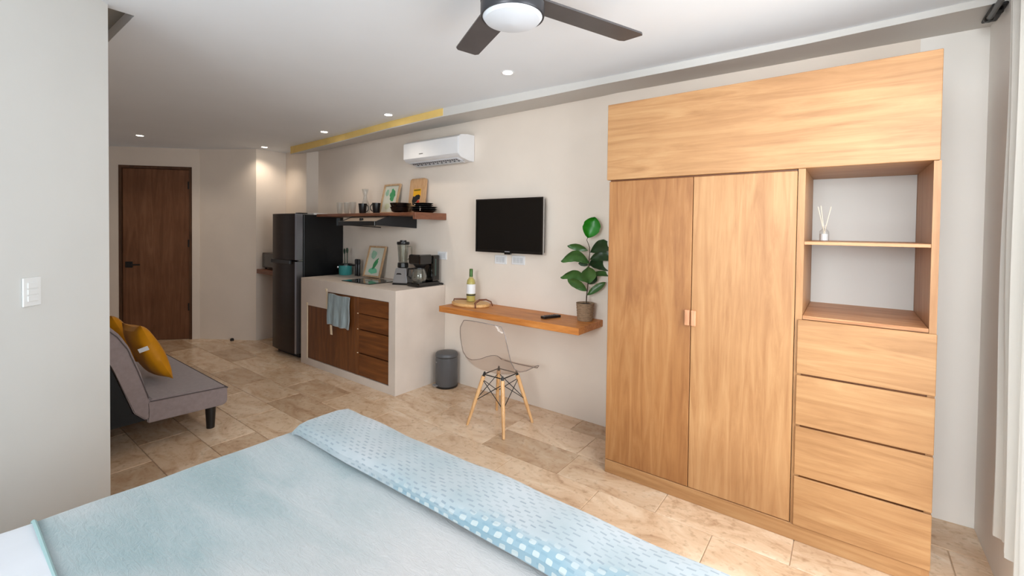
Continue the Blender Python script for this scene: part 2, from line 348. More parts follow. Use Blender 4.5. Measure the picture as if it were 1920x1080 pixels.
def struct(name, bm, m, parent=None, smooth=False, origin=None):
    o = obj(name, bm, m, parent, origin, smooth)
    if not parent: o['kind'] = 'structure'
    return o
def copy_thing(src, loc, label, rot=0):
    r = src.copy(); C.objects.link(r); r.location = loc; r.rotation_euler = (0, 0, rot); r['label'] = label
    for ch in src.children:
        c = ch.copy(); C.objects.link(c); c.parent = r
        for g in ch.children:
            d = g.copy(); C.objects.link(d); d.parent = c
    return r
# ------------------------------------------------------------------ the room
WY, WY2, RX = 2.89, 2.975, .50         # kitchen wall, its set-back end, window wall
def CZ(x): return 2.365+.0095*x
def SZ(x): return max(2.24, 2.336+.010*x)
FL = struct('floor', box(B(), -7.6, .55, -2.3, 3.05, -.08, -.0045), GROUT)
PX_, PY_ = .5625, .2705
tile_me = None
def tile_mesh(w, d):
    bm = B(); g = .0018
    box(bm, g, w-g, g, d-g, -.02, 0)
    top = [e for e in bm.edges if all(abs(v.co.z) < 1e-6 for v in e.verts)]
    bmesh.ops.bevel(bm, geom=top, offset=.0016, segments=1, affect='EDGES')
    bmesh.ops.recalc_face_normals(bm, faces=bm.faces[:])
    me = bpy.data.meshes.new('tile'); bm.to_mesh(me); bm.free(); me.materials.append(TRAV); return me
offs = {0: 0, 1: .30, 2: .28, 3: .08, -1: .23, -2: .40, -3: .12, -4: .33}
for j in range(-16, 4):
    y = 2.16+PY_*(j-1)+PY_*0
    y0, y1 = max(y, -2.2), min(y+PY_, 2.99)
    if y1-y0 < .02: continue
    off = offs.get(j, random.random()*PX_)
    k0 = int(math.floor((-7.4-(-3.28+off))/PX_)); x = -3.28+off+k0*PX_
    while x < RX:
        x0, x1 = max(x, -7.4), min(x+PX_, RX+.01); x += PX_
        if x1-x0 < .02: continue
        if x1 < -2.4 and y1 < .3: continue                  # behind the partition
        if x1 < -6.9 and y1 < 1.0: pass
        full = abs(x1-x0-PX_) < 1e-3 and abs(y1-y0-PY_) < 1e-3
        if full:
            if tile_me is None: tile_me = tile_mesh(PX_, PY_)
            me = tile_me
        else: me = tile_mesh(x1-x0, y1-y0)
        o = bpy.data.objects.new('tile', me); C.objects.link(o); o.location = (x0, y0, 0); o.parent = FL
# ceiling with an opening beside the partition
def ceilpiece(bm, x0, x1, y0, y1, t=.1):
    v = [bm.verts.new((x, y, CZ(x)+dz)) for dz in (0, t) for x, y in ((x0, y0), (x1, y0), (x1, y1), (x0, y1))]
    for q in ((0, 1, 2, 3), (7, 6, 5, 4), (0, 4, 5, 1), (1, 5, 6, 2), (2, 6, 7, 3), (3, 7, 4, 0)): bm.faces.new([v[i] for i in q])
cb = B()
ceilpiece(cb, -7.6, -3.7, -2.4, 3.1); ceilpiece(cb, -3.7, -2.64, .60, 3.1); ceilpiece(cb, -3.7, -2.64, -2.4, -.1); ceilpiece(cb, -2.64, .9, -2.4, 3.1)
CE = struct('ceiling', cb, CEILM)
struct('recess_lining', box(B(), -3.72, -2.62, -.12, .62, 2.395, 2.46), mat('recess_shade', (150, 146, 138), .9), CE)  # shade inside the recess put into a darker grey
# walls
wl = B()
prism(wl, [(-5.11, WY), (-1.3, WY), (.262, 2.9630), (.262, 3.07), (-5.11, WY+.16)], 2, 0, 2.42)
struct('wall_kitchen', wl, PLASTER)
LITP = mat('daylit_plaster', (241, 237, 232), .75, var=.02, nscale=2, bump=.1, bscale=14, spec=.3)  # paler than the kitchen wall: strong light at the corner put into the colour
struct('wall_corner', prism(B(), [(.262, 2.9630), (RX+.15, WY2), (RX+.15, WY2+.1), (.262, 3.07)], 2, 0, 2.42), LITP)
prv = B()   # alcove beside the fridge
prism(prv, [(-5.70, 2.435), (-5.70, 2.79), (-5.20, 2.79), (-5.11, 2.89), (-5.11, 3.05), (-5.86, 3.05), (-5.86, 2.55)], 2, 0, 2.4)
struct('wall_alcove', prv, PLASTER)
fb = B()
prism(fb, [(-6.316, 2.034), (-5.70, 2.435), (-5.86, 2.56), (-6.45, 2.16)], 2, 0, 2.4)
struct('wall_facet', fb, PLASTER)
# door wall, running at an angle, with the door opening left free
dd = Vector((.519, .569, 0)).normalized(); dn = Vector((dd.y, -dd.x, 0))      # along, towards the room
DP = Vector((-6.865, 1.408, 0)); DL = .772; DH = 2.085
def dwbox(bm, s0, s1, z0, z1, n0, n1, bev=0):
    c = DP+dd*(s0+s1)/2+dn*(n0+n1)/2+Vector((0, 0, (z0+z1)/2))
    return obox(bm, c, dd, dn, (0, 0, 1), (s1-s0)/2, (n1-n0)/2, (z1-z0)/2, bev)
b = B(); dwbox(b, -1.2, 0, 0, 2.4, -.12, 0); dwbox(b, DL, DL+.08, 0, 2.4, -.12, 0); dwbox(b, 0, DL, DH, 2.4, -.12, 0); dwbox(b, -.1, DL+.08, 0, 2.4, -.2, -.125)
struct('wall_entrance', b, PLASTER)
b = B(); dwbox(b, 0, .028, 0, DH, -.09, .006); dwbox(b, DL-.028, DL, 0, DH, -.09, .006); dwbox(b, .028, DL-.028, DH-.032, DH, -.09, .006)
D1 = struct('door_1', b, DOORF)
b = B(); dwbox(b, .030, DL-.030, .002, DH-.034, -.05, -.012, .003); struct('door_leaf', b, DOORW, D1)
b = B(); dwbox(b, .062, .135, .875, .945, -.012, .002, .002); hp = struct('handle_plate', b, BLKM, D1)
b = B(); dwbox(b, .10, .235, .902, .918, .03, .045, .003); dwbox(b, .095, .115, .900, .920, .0, .045, .003); struct('door_handle', b, BLKM, D1)
for z in (.35, 1.12, 1.82):
    b = B(); dwbox(b, DL-.043, DL-.026, z, z+.09, -.02, .0075, .002); struct('hinge', b, BLKM, D1)
# hidden wall behind the sofa, partition, rear wall, window wall
struct('wall_sofa', box(B(), -7.6, -2.72, .12, .30, 0, 2.4), PLASTER)
pt = B(); prism(pt, [(-2.60, .50), (-2.28, .13), (-2.28, -2.30), (-2.42, -2.30), (-2.42, .08), (-2.72, .42)], 2, 0, 2.40)
struct('wall_partition', pt, PLASTER2)
b = B(); y0 = -2.36; box(b, -2.42, -2.1, y0, -2.2, 0, 2.45); box(b, .46, .7, y0, -2.2, 0, 2.45); box(b, -2.1, .46, y0, -2.2, 2.30, 2.45); box(b, -2.1, .46, y0, -2.2, 0, .25)
struct('wall_rear', b, PLASTER2)
b = B(); x1 = .64
box(b, RX, x1, 2.30, 3.05, 0, 2.42); box(b, RX, x1, -2.3, -1.9, 0, 2.42); box(b, RX, x1, -1.9, .40, 0, .30); box(b, RX, x1, .40, 2.30, 0, .03); box(b, RX, x1, -1.9, 2.30, 2.22, 2.42)
struct('wall_right', b, LITP)
def window(n, horiz, a0, a1, z0, z1, p0, p1, m):
    """frame bars and panes"""
    f = B(); w = .045
    def bx(a, c, za, zb, q0=p0, q1=p1, bm=f):
        box(bm, a, c, q0, q1, za, zb) if horiz else box(bm, q0, q1, a, c, za, zb)
    bx(a0, a0+w, z0, z1); bx(a1-w, a1, z0, z1); bx(a0+w, a1-w, z0, z0+w); bx(a0+w, a1-w, z1-w, z1)
    mid = (a0+a1)/2; bx(mid-w/2, mid+w/2, z0+w, z1-w)
    o = struct('window_%d' % n, f, m); pm = (p0+p1)/2
    for s0, s1 in ((a0+w, mid-w/2), (mid+w/2, a1-w)):
        g = B(); bx(s0, s1, z0+w, z1-w, pm-.003, pm+.003, g); struct('pane', g, PANE, o)
window(3, False, .40, 2.30, .03, 2.22, .55, .60, BLKM)
window(1, False, -1.9, .40, .30, 2.22, .55, .60, BLKM)
window(2, True, -2.1, .46, .25, 2.30, -2.30, -2.25, BLKM)
# dropped band of plaster along the kitchen wall, its lip partly yellow
LIP = [(-5.22, 2.61, 2.224), (-4.6, 2.60, 2.243), (-4.1, 2.585, 2.256), (-3.3, 2.535, 2.268), (-2.60, 2.515, 2.274), (-2.2, 2.54, 2.28), (-1.7, 2.575, 2.292), (-1.3, 2.616, 2.309), (-.67, 2.651, 2.316), (-.18, 2.686, 2.329), (.08, 2.687, 2.334), (.50, 2.68, 2.337)]
def lip(pts, m, name, parent=None):
    bm = B(); prev = None
    for x, y, z in pts:
        zz = CZ(x)-.0002; wy = 2.99
        r = [bm.verts.new((x, y, zz)), bm.verts.new((x, y, z)), bm.verts.new((x, wy, max(z, 2.318+.004*(x+5)))), bm.verts.new((x, wy, zz))]
        if prev:
            for i in range(4): bm.faces.new([prev[i], prev[(i+1) % 4], r[(i+1) % 4], r[i]])
        else: bm.faces.new(r)
        prev = r
    bm.faces.new(prev[::-1]); return struct(name, bm, m, parent)
T1 = lip(LIP, mat('lip_plaster', (206, 203, 199), .8, var=.02, nscale=2), 'trim_1')
yb = B(); prev = None
for x, y, z in LIP[:5]:
    r = [yb.verts.new((x, y-.003, CZ(x)-.001)), yb.verts.new((x, y-.003, z+.008)), yb.verts.new((x, y+.004, z+.008)), yb.verts.new((x, y+.004, CZ(x)-.001))]
    if prev:
        for i in range(4): yb.faces.new([prev[i], prev[(i+1) % 4], r[(i+1) % 4], r[i]])
    else: yb.faces.new(r)
    prev = r
yb.faces.new(prev[::-1]); o = struct('lip_band', yb, YELLOW, T1); o['label'] = 'yellow band on the face of the white lip'
# ------------------------------------------------------------------ wardrobe
FY = 2.355
wd = thing('wardrobe', (-.41, 2.6, 0), 'large honey wood built-in wardrobe with open niche and four drawers', 'wardrobe')
obj('header_panel', box(B(), -1.101, .274, FY-.008, WY-.005, 1.666, 2.089, .002), PIX, wd)
obj('side_panel', box(B(), -1.088, -1.066, FY+.022, WY-.005, 0, 1.665), PIZ, wd)
obj('side_panel', box(B(), .257, .279, FY, WY-.005, 0, 1.665), PIZ, wd)
obj('divider', box(B(), -.184, -.157, FY, WY-.005, .06, 1.665), PIZ, wd)
obj('plinth', box(B(), -1.088, .257, FY-.004, FY+.045, 0, .072, .002), PIX, wd).location.z = 0
for i, (a, c) in enumerate(((-1.088, -.6335), (-.6305, -.187))):
    d = obj('door', box(B(), a, c, FY-.002, FY+.02, .0745, 1.657, .0025), PIZ if i else PILEFT, wd)
    h0, h1 = ((-.6600, -.6345), (-.6295, -.6040))[i]
    obj('handle', box(B(), h0, h1, FY-.017, FY-.002, .903, .983, .005, 2), wood('pinkish_pull_wood%d' % i, (186, 130, 94), (206, 150, 112), (220, 170, 134), 2, scale=3), d)
obj('niche_back', box(B(), -.156, .256, WY-.022, WY-.006, 1.014, 1.665), PLASTER2, wd)
obj('shadow_strip', box(B(), -1.086, -.187, FY+.012, FY+.03, 1.6575, 1.6655), DKX, wd)
obj('niche_floor', box(B(), -.156, .256, FY-.001, WY-.005, .998, 1.014, .001), PIY, wd)
obj('niche_shelf', box(B(), -.156, .256, FY+.001, WY-.005, 1.329, 1.343, .001), PIY, wd)
for z0, z1 in ((.7570, .9960), (.5280, .7485), (.3030, .5195), (.0745, .2945)):
    d = obj('drawer', box(B(), -.173, .280, FY-.012, FY-.0015, z0, z1, .002), PIX, wd)
obj('drawer_backing', box(B(), -.156, .256, FY+.004, FY+.016, .073, .997), DKX, wd)
# reed diffuser on the niche shelf
df = thing('reed_diffuser', (-.094, 2.62, 1.343), 'small glass reed diffuser with white sticks on the wardrobe niche shelf', 'diffuser')
obj('bottle', lathe(B(), [(.0, .001), (.019, .001), (.02, .012), (.02, .045), (.012, .055), (.008, .06), (.008, .07)], (-.094, 2.62, 1.343), 16, cap=False), GLASS, df, smooth=True)
obj('liquid', lathe(B(), [(0, .003), (.017, .003), (.017, .034), (0, .034)], (-.094, 2.62, 1.343), 16, cap=False), mat('milky_liquid', (232, 234, 236), .3), df, smooth=True)
for dx, dy, h in ((-.027, -.004, .165), (-.016, .006, .170), (.024, .018, .165), (.006, -.01, .075), (-.006, .004, .07)):
    obj('reed', tube(B(), [(-.094-dx*.22, 2.62-dy*.22, 1.352), (-.094+dx, 2.62+dy, 1.343+h)], .0019, 6), RATT, df)
# ------------------------------------------------------------------ masonry kitchen counter
mc = thing('kitchen_counter', (-3.69, 2.6, 0), 'plastered masonry kitchen counter with dark brown wooden doors and drawers', 'kitchen counter')
b = B(); CF = 2.33; CB = WY-.003; rx = CF+.03
box(b, -4.44, -4.32, CF, CB, 0, .766); box(b, -3.026, -2.94, CF, CB, 0, .766); box(b, -4.32, -3.026, CF, CB, 0, .066)
box(b, -4.44, -2.94, CF, CB, .766, .866); box(b, -4.32, -3.962, CF, CB, .600, .766)
obj('masonry_body', b, MASON, mc)
obj('cupboard_backing', box(B(), -4.319, -3.027, CF+.034, CF+.05, .067, .765), DKX, mc)
obj('cupboard_door', box(B(), -4.3165, -3.958, CF+.006, CF+.026, .070, .597, .002), DKZ, mc)
obj('cupboard_door', box(B(), -3.954, -3.512, CF+.006, CF+.026, .070, .762, .002), DKZ, mc)
obj('post', box(B(), -3.509, -3.456, CF+.004, CF+.03, .070, .764, .001), DKZ, mc)
for z0, z1 in ((.622, .760), (.484, .616), (.272, .474), (.070, .262)):
    obj('drawer', box(B(), -3.453, -3.029, CF+.006, CF+.026, z0, z1, .003), DKX, mc)
for z in (.618, .479, .267):
    obj('bumper', lathe(B(), [(0, 0), (.006, 0), (.006, .006), (0, .006)], (-3.462, CF+.002, z), 8, cap=False), CREAM, mc)
for q in ((-3.968, -3.956, .003, .600, .766, 0), (-3.985, -3.955, .004, .765, .795, .004), (-4.335, -4.305, .004, .592, .625, .004), (-4.322, -4.316, .002, .066, .592, 0)):
    o = obj('edge_filler', box(B(), q[0], q[1], CF-q[2], CF+.006, q[3], q[4], q[5]), CREAM, mc); o['label'] = 'cream filler patch at the door opening'
# towel over the taller door
def tw(u, v):
    x = -3.912+.350*u; z = .758-.290*v-.022*u*0
    return (x+.006*math.sin(v*7+u*3), CF-.012-.006*math.sin(u*19+v*2)*(.3+v)-.004*v, z-.010*u+.004*math.sin(u*9))
b = B(); grid(b, tw, 30, 20, None, .006)
tl = tag(obj('kitchen_towel', b, TOWEL, origin=(-3.74, 2.31, .6), smooth=True), 'blue-grey striped kitchen towel hanging over the counter cupboard door', 'towel')
b = B()
for u0, u1, v0, v1 in ((0, 1, .985, 1), (0, .02, 0, 1), (.98, 1, 0, 1), (0, 1, 0, .012)):
    def hem(u, v, A=u0, D=u1, E_=v0, G=v1):
        p = tw(A+(D-A)*u, E_+(G-E_)*v); return (p[0], p[1]-.007, p[2])
    grid(b, hem, 16, 8)
bmesh.ops.solidify(b, geom=b.faces[:], thickness=.002)
obj('hem', b, WHITE2, tl)
obj('care_label', grid(B(), lambda u, v: (-3.865+.035*u+.012*v, 2.305-.002*v, .466-.088*v), 2, 4, None, .001), CREAM, tl)
# hob
hb = thing('induction_hob', (-3.66, 2.65, .866), 'flat black glass hob set on the plaster counter', 'hob')
obj('glass_top', box(B(), -3.88, -3.44, 2.43, 2.755, .8665, .874, .002), BLKG, hb)
for cx_, cy_ in ((-3.77, 2.60), (-3.55, 2.60)):
    obj('cooking_ring', lathe(B(), [(.083, .0), (.083, .0012), (.079, .0012), (.079, 0), (.083, 0)], (cx_, cy_, .8745), 32, cap=False), mat('ring_grey%d' % int(-cx_*100), (60, 60, 62), .4), hb)
# ------------------------------------------------------------------ fridge
fg = thing('fridge', (-4.84, 2.62, 0), 'dark two-door fridge-freezer with black sides beside the counter', 'fridge')
obj('cabinet', box(B(), -5.09, -4.572, 2.425, 2.885, .02, 1.512, .006, 2), FRSIDE, fg)
def dr(z0, z1):
    pts = []
    for i in range(9):
        t = i/8; x = -5.10+.532*t; pts.append((x, 2.353-.022*math.sin(PI*t)**.8+.0))
    pts += [(-4.568, 2.415), (-5.10, 2.415)]
    return prism(B(), pts, 2, z0, z1, 0)
for z0, z1 in ((1.032, 1.520), (.050, 1.018)):
    d = obj('door', dr(z0, z1), STEEL, fg, smooth=True)
    obj('edge_trim', box(B(), -4.598, -4.5635, 2.344, 2.412, z0+.002, z1-.002, .002), STEELE, d)
b = B(); box(b, -5.07, -4.66, 2.318, 2.352, .985, 1.030, .006, 2)
obj('handle_recess', b, BLK, fg)
obj('gap_hinge', box(B(), -4.60, -4.560, 2.37, 2.412, 1.019, 1.031, .002), CHROME, fg)
obj('hinge_cap', box(B(), -4.64, -4.575, 2.37, 2.47, 1.520, 1.530, .004, 2), BLK, fg)
obj('sticker', box(B(), -4.5725, -4.571, 2.80, 2.845, 1.40, 1.485), mat('sticker_grey', (70, 78, 84), .5), fg)
obj('plinth', box(B(), -5.07, -4.60, 2.40, 2.87, .0, .05), BLKM, fg)
tag(obj('paper', box(B(), -4.86, -4.62, 2.56, 2.72, 1.5125, 1.532, .002), WHITE2, origin=(-4.8, 2.6, 1.512)), 'thin white folded paper lying on top of the fridge', 'paper')
# alcove shelf and appliance
asf = tag(obj('wooden_shelf', box(B(), -5.698, -5.12, 2.44, 2.785, .815, .866, .002), SHW, origin=(-5.4, 2.6, .815)), 'brown wooden shelf in the alcove left of the fridge', 'shelf')
tx = thing('toaster_oven', (-5.47, 2.62, .867), 'grey box-shaped appliance on the alcove shelf left of the fridge', 'appliance')
GT = mat('appliance_grey', (84, 76, 72), .4, .3)
obj('body', box(B(), -5.665, -5.28, 2.49, 2.76, .885, 1.065, .008, 2), GT, tx)
obj('front_panel', box(B(), -5.65, -5.30, 2.484, 2.489, .90, 1.05, .002), BLKG, tx)
for x in (-5.63, -5.32):
    for y in (2.52, 2.73): obj('foot', lathe(B(), [(.012, 0), (.012, .018)], (x, y, .867), 10), BLK, tx)
# ------------------------------------------------------------------ hood, shelf over the counter
hd = thing('range_hood', (-3.6, 2.65, 1.38), 'slim black range hood under the dark wooden wall shelf', 'range hood')
CK = [(2.42, 1.404), (2.885, 1.381), (2.885, 1.489), (2.56, 1.489), (2.42, 1.437)]
obj('side_cheek', prism(B(), CK, 0, -3.345, -3.33), BLKM, hd)
obj('side_cheek', prism(B(), CK, 0, -3.90, -3.885), BLKM, hd)
b = B(); prism(b, [(2.425, 1.432), (2.56, 1.486), (2.885, 1.486), (2.885, 1.390), (2.425, 1.408)], 0, -3.885, -3.345); obj('hood_body', b, mat('brushed_hood', (170, 156, 142), .4, .3), hd)
obj('front_panel', box(B(), -3.90, -3.33, 2.405, 2.42, 1.398, 1.440, .003), BLK, hd)
obj('control_knob', lathe(B(), [(.0, 0), (.02, 0), (.016, .02), (0, .02)], (-3.62, 2.47, 1.449), 16, cap=False), BLK, hd)
ws = thing('wall_shelf', (-3.7, 2.7, 1.459), 'dark wooden wall shelf above the range hood, holding crockery', 'shelf')
obj('plank', box(B(), -4.50, -2.963, 2.525, WY-.002, 1.490, 1.518, .002), SHW, ws)
obj('end_board', box(B(), -2.962, -2.93, 2.522, WY-.002, 1.459, 1.519, .002), mat('end_board_brown', (124, 78, 56), .45, var=.15, nscale=14, stretch=(1, 1, 5)), ws)
SH = 1.519
def glass(x, y, lab):
    t = thing('drinking_glass', (x, y, SH), lab, 'glass', 'drinking glasses on the wall shelf')
    obj('tumbler', lathe(B(), [(0, .002), (.022, .002), (.026, .02), (.033, .125), (.031, .125), (.024, .02), (.018, .008), (0, .008)], (x, y, SH), 20, cap=False), GLASS, t, smooth=True)
glass(-4.33, 2.69, 'leftmost clear glass on the wall shelf, above the fridge')
glass(-4.20, 2.69, 'middle clear glass of three on the wall shelf')
glass(-4.09, 2.69, 'clear glass nearest the black mugs on the wall shelf')
cf = thing('carafe', (-3.98, 2.76, SH), 'clear glass carafe with flared neck behind the black mugs', 'carafe')
obj('body', lathe(B(), [(0, .002), (.045, .002), (.05, .02), (.048, .09), (.022, .15), (.018, .19), (.034, .258), (.031, .258), (.015, .19), (.019, .15), (.045, .09), (.046, .02), (0, .008)], (-3.98, 2.76, SH), 24, cap=False), GLASS, cf, smooth=True)
def mug(x, y, ang, lab):
    t = thing('mug', (x, y, SH), lab, 'mug', 'black mugs on the wall shelf')
    obj('cup', lathe(B(), [(0, .001), (.029, .001), (.032, .006), (.041, .098), (.038, .098), (.03, .01), (0, .008)], (x, y, SH), 24, cap=False), BLK, t, smooth=True)
    pts = []
    for i in range(9):
        a = -PI/2+PI*i/8; rad = .036+.021*math.cos(a); pts.append((x+math.cos(ang)*rad, y+math.sin(ang)*rad, SH+.053+.033*math.sin(a)))
    obj('handle', tube(B(), pts, .005, 8), BLK, t, smooth=True)
mug(-3.82, 2.62, .64, 'left black mug on the wall shelf, handle to the right')
mug(-3.60, 2.62, PI+.64, 'right black mug on the wall shelf, handle to the left')
def bowl(x, y, z, r, h, lab, grp):
    return tag(obj('bowl', lathe(B(), [(0, 0), (r*.5, 0), (r*.86, h*.35), (r, h), (r*.96, h), (r*.8, h*.4), (r*.45, .006), (0, .006)], (x, y, z), 28, cap=False), BLKG, origin=(x, y, z), smooth=True), lab, 'bowl', grp)
bowl(-3.37, 2.72, SH, .095, .058, 'lower black bowl of the pair stacked on the wall shelf', 'black bowls on the wall shelf')
bowl(-3.37, 2.72, SH+.038, .098, .058, 'upper black bowl of the pair stacked on the wall shelf', 'black bowls on the wall shelf')
def plate(x, y, z, r, h, lab):
    return tag(obj('plate', lathe(B(), [(0, 0), (r*.6, 0), (r*.75, h*.5), (r, h), (r*.98, h+.003), (r*.72, h*.5+.004), (0, .005)], (x, y, z), 32, cap=False), BLKG, origin=(x, y, z), smooth=True), lab, 'plate', 'black plates on the wall shelf')
plate(-3.06, 2.735, SH, .122, .022, 'bottom large black plate at the right end of the shelf')
plate(-3.06, 2.735, SH+.014, .124, .022, 'second large black plate from the bottom, right end of shelf')
plate(-3.06, 2.735, SH+.028, .124, .024, 'topmost of the large black plates, right end of shelf')
plate(-3.07, 2.735, SH+.048, .092, .022, 'small black plate lying on the large black plates')
plate(-3.07, 2.735, SH+.064, .092, .022, 'topmost small black plate of the stack on the shelf')
# framed prints
def framed(nm, xl, xr, zb, zt, yb, yt, lab, leafs):
    """leaning frame; bottom at yb, top at yt"""
    t = thing(nm, ((xl+xr)/2, yb, zb), lab, 'picture')
    up = Vector((0, yt-yb, zt-zb)); h = up.length; up.normalize(); nrm = Vector((0, -up.z, up.y)); ax = Vector((1, 0, 0)); wdt = (xr-xl)
    O = Vector((xl, yb, zb))
    def pb(u0, u1, v0, v1, d0, d1, bm):
        c = O+ax*(u0+u1)/2+up*(v0+v1)/2+nrm*(d0+d1)/2
        return obox(bm, c, ax, up, nrm, (u1-u0)/2, (v1-v0)/2, (d1-d0)/2)
    w = .016; bm = B(); pb(0, w, 0, h, 0, .018, bm); pb(wdt-w, wdt, 0, h, 0, .018, bm); pb(w, wdt-w, 0, w, 0, .018, bm); pb(w, wdt-w, h-w, h, 0, .018, bm)
    obj('frame', bm, FRAMEW, t)
    obj('print', pb(w, wdt-w, w, h-w, .002, .006, B()), PAPER, t)
    for pts, m in leafs:
        bm = B(); vs = [bm.verts.new(O+ax*(p[0]*wdt)+up*(p[1]*h)+nrm*.0068) for p in pts]; bm.faces.new(vs)
        o = obj('printed_shape', bm, m, t, recalc=False)
def blob(cx, cy, rx_, ry_, n=14, k=.25, s=1, rot=0):
    rnd = random.Random(s); out = []
    for i in range(n):
        a = 2*PI*i/n; q = 1-k*rnd.random(); x, y = rx_*math.cos(a)*q, ry_*math.sin(a)*q
        out.append((cx+x*math.cos(rot)-y*math.sin(rot), cy+x*math.sin(rot)+y*math.cos(rot)))
    return out
framed('framed_print', -3.78, -3.53, SH, 1.815, 2.79, 2.865, 'small framed print of a green leaf on the wall shelf', [(blob(.60, .62, .20, .25, 18, .35, 3), GREEN), (blob(.25, .72, .12, .16, 12, .3, 5), GREENP), (blob(.4, .25, .18, .12, 12, .3, 8), mat('print_cream', (206, 210, 180), .8))])
framed('framed_print', -4.02, -3.745, .875, 1.188, 2.775, 2.86, 'framed green and white leaf print standing on the kitchen counter', [(blob(.36, .72, .20, .16, 16, .3, 2, -.5), GREENP), (blob(.55, .42, .26, .10, 16, .35, 4, .9), GREEN), (blob(.5, .2, .33, .11, 14, .3, 6), mat('print_mint', (120, 200, 160), .8))])
# chopping board with a printed label
bd = thing('chopping_board', (-3.27, 2.83, SH), 'light wooden board with a yellow label, leaning on the shelf', 'board')
up = Vector((0, .036, .33)).normalized(); nr = Vector((0, -up.z, up.y)); O = Vector((-3.385, 2.832, SH))
def rr_pts(w, h, r, n=5):
    out = []
    for cx_, cy_, a0 in ((w-r, r, -PI/2), (w-r, h-r, 0), (r, h-r, PI/2), (r, r, PI)):
        for i in range(n+1): a = a0+PI/2*i/n; out.append((cx_+r*math.cos(a), cy_+r*math.sin(a)))
    return out
def slab(bm, pts, d0, d1):
    A = [bm.verts.new(O+Vector((p[0], 0, 0))+up*p[1]+nr*d0) for p in pts]; Z = [bm.verts.new(O+Vector((p[0], 0, 0))+up*p[1]+nr*d1) for p in pts]
    bm.faces.new(A); bm.faces.new(Z[::-1]); n = len(pts)
    for i in range(n): bm.faces.new([A[i], Z[i], Z[(i+1) % n], A[(i+1) % n]])
    return bm
obj('board', slab(B(), rr_pts(.225, .335, .03), 0, .016), wood('tan_board_wood', (190, 146, 104), (206, 164, 122), (216, 178, 140), 2, scale=2, blotch=.1), bd)
obj('label_patch', slab(B(), [(.06, .165), (.165, .165), (.165, .235), (.06, .235)], .0162, .0172), YEL, bd)
obj('label_script', slab(B(), [(.068, .216), (.158, .218), (.158, .230), (.068, .228)], .0174, .018), mat('olive_ink', (110, 96, 20), .7), bd)
obj('label_figure', slab(B(), [(x*.105+.05, y*.1+.08) for x, y in [(.15, .0), (.35, -.02), (.4, .25), (.6, .3), (.75, .5), (1.0, .55), (1.05, .9), (.85, 1.0), (.5, .95), (.3, .8), (.1, .85), (.0, .4)]], .0164, .0174), BLKM, bd)
obj('label_figure', slab(B(), [(.12, .09), (.15, .085), (.155, .12), (.135, .13), (.118, .11)], .0175, .0182), RED, bd)
# ------------------------------------------------------------------ things on the counter
CT = .867
pn = thing('saucepan', (-4.36, 2.78, CT), 'teal enamel pot with a black rim on the counter by the fridge', 'pot')
obj('pot_body', lathe(B(), [(0, 0), (.062, 0), (.068, .01), (.070, .105), (.066, .105), (.064, .01), (0, .006)], (-4.36, 2.78, CT), 28, cap=False), TEAL, pn, smooth=True)
obj('rim', lathe(B(), [(.066, .104), (.073, .104), (.073, .118), (.066, .118), (.066, .104)], (-4.36, 2.78, CT), 28, cap=False), BLK, pn, smooth=True)
obj('handle', tube(B(), [(-4.29, 2.78, CT+.108), (-4.25, 2.785, CT+.11), (-4.215, 2.79, CT+.11)], .008, 8), BLK, pn)
obj('side_knob', lathe(B(), [(0, -.014), (.012, -.01), (.014, 0), (.012, .01), (0, .014)], (-4.385, 2.705, CT+.085), 12, cap=False), CHROME, pn, smooth=True)
for i, (x, y, dx, h, lab) in enumerate(((-4.385, 2.79, -.01, .275, 'left dark green utensil standing in the teal pot'), (-4.33, 2.78, .0, .285, 'right dark green ladle standing in the teal pot'))):
    u = thing('utensil', (x, y, CT+.01), lab, 'utensil', 'utensils in the teal pot')
    DG = mat('dark_green_silicone%d' % i, (38, 62, 44), .5)
    obj('handle', tube(B(), [(x, y, CT+.008), (x+dx*.5, y, CT+.16), (x+dx, y, CT+h-.03)], .005, 8), DG, u)
    obj('head', lathe(B(), [(0, -.032), (.014, -.026), (.021, 0), (.016, .024), (0, .03)], (x+dx, y, CT+h-.02), 14, .9, .4, False), DG, u, smooth=True)
for x, z, lab in ((-4.19, .178, 'left tall black pepper mill beside the teal pot'), (-4.145, .178, 'right tall black pepper mill beside the teal pot')):
    t = thing('pepper_mill', (x, 2.80, CT), lab, 'mill', 'black mills on the counter')
    obj('body', lathe(B(), [(.016, 0), (.017, .01), (.015, .06), (.016, .12), (.015, .125)], (x, 2.80, CT), 16), BLK, t, smooth=True)
    obj('head', lathe(B(), [(.014, .126), (.017, .13), (.017, .168), (.012, z)], (x, 2.80, CT), 16), BLKM, t, smooth=True)
# blender
BX, BY = -3.265, 2.67
bl = thing('blender', (BX, BY, CT), 'silver blender with clear jar and black lid on the counter', 'blender')
ca, sa = math.cos(.45), math.sin(.45)
def frus(bm, w0, d0, z0, w1, d1, z1, ang=.45, c=(BX, BY)):
    vs = []
    for w, d, z in ((w0, d0, z0), (w1, d1, z1)):
        for sx, sy in ((-1, -1), (1, -1), (1, 1), (-1, 1)):
            x, y = sx*w, sy*d; vs.append(bm.verts.new((c[0]+x*math.cos(ang)-y*math.sin(ang), c[1]+x*math.sin(ang)+y*math.cos(ang), CT+z)))
    fs = [bm.faces.new([vs[i] for i in q]) for q in ((3, 2, 1, 0), (4, 5, 6, 7), (0, 1, 5, 4), (1, 2, 6, 5), (2, 3, 7, 6), (3, 0, 4, 7))]
    bmesh.ops.bevel(bm, geom=list({e for f in fs for e in f.edges}), offset=.006, segments=2, affect='EDGES'); return bm
obj('foot_ring', frus(B(), .078, .075, 0, .074, .072, .016), BLK, bl)
obj('base', frus(B(), .072, .070, .016, .050, .050, .150), SILV, bl)
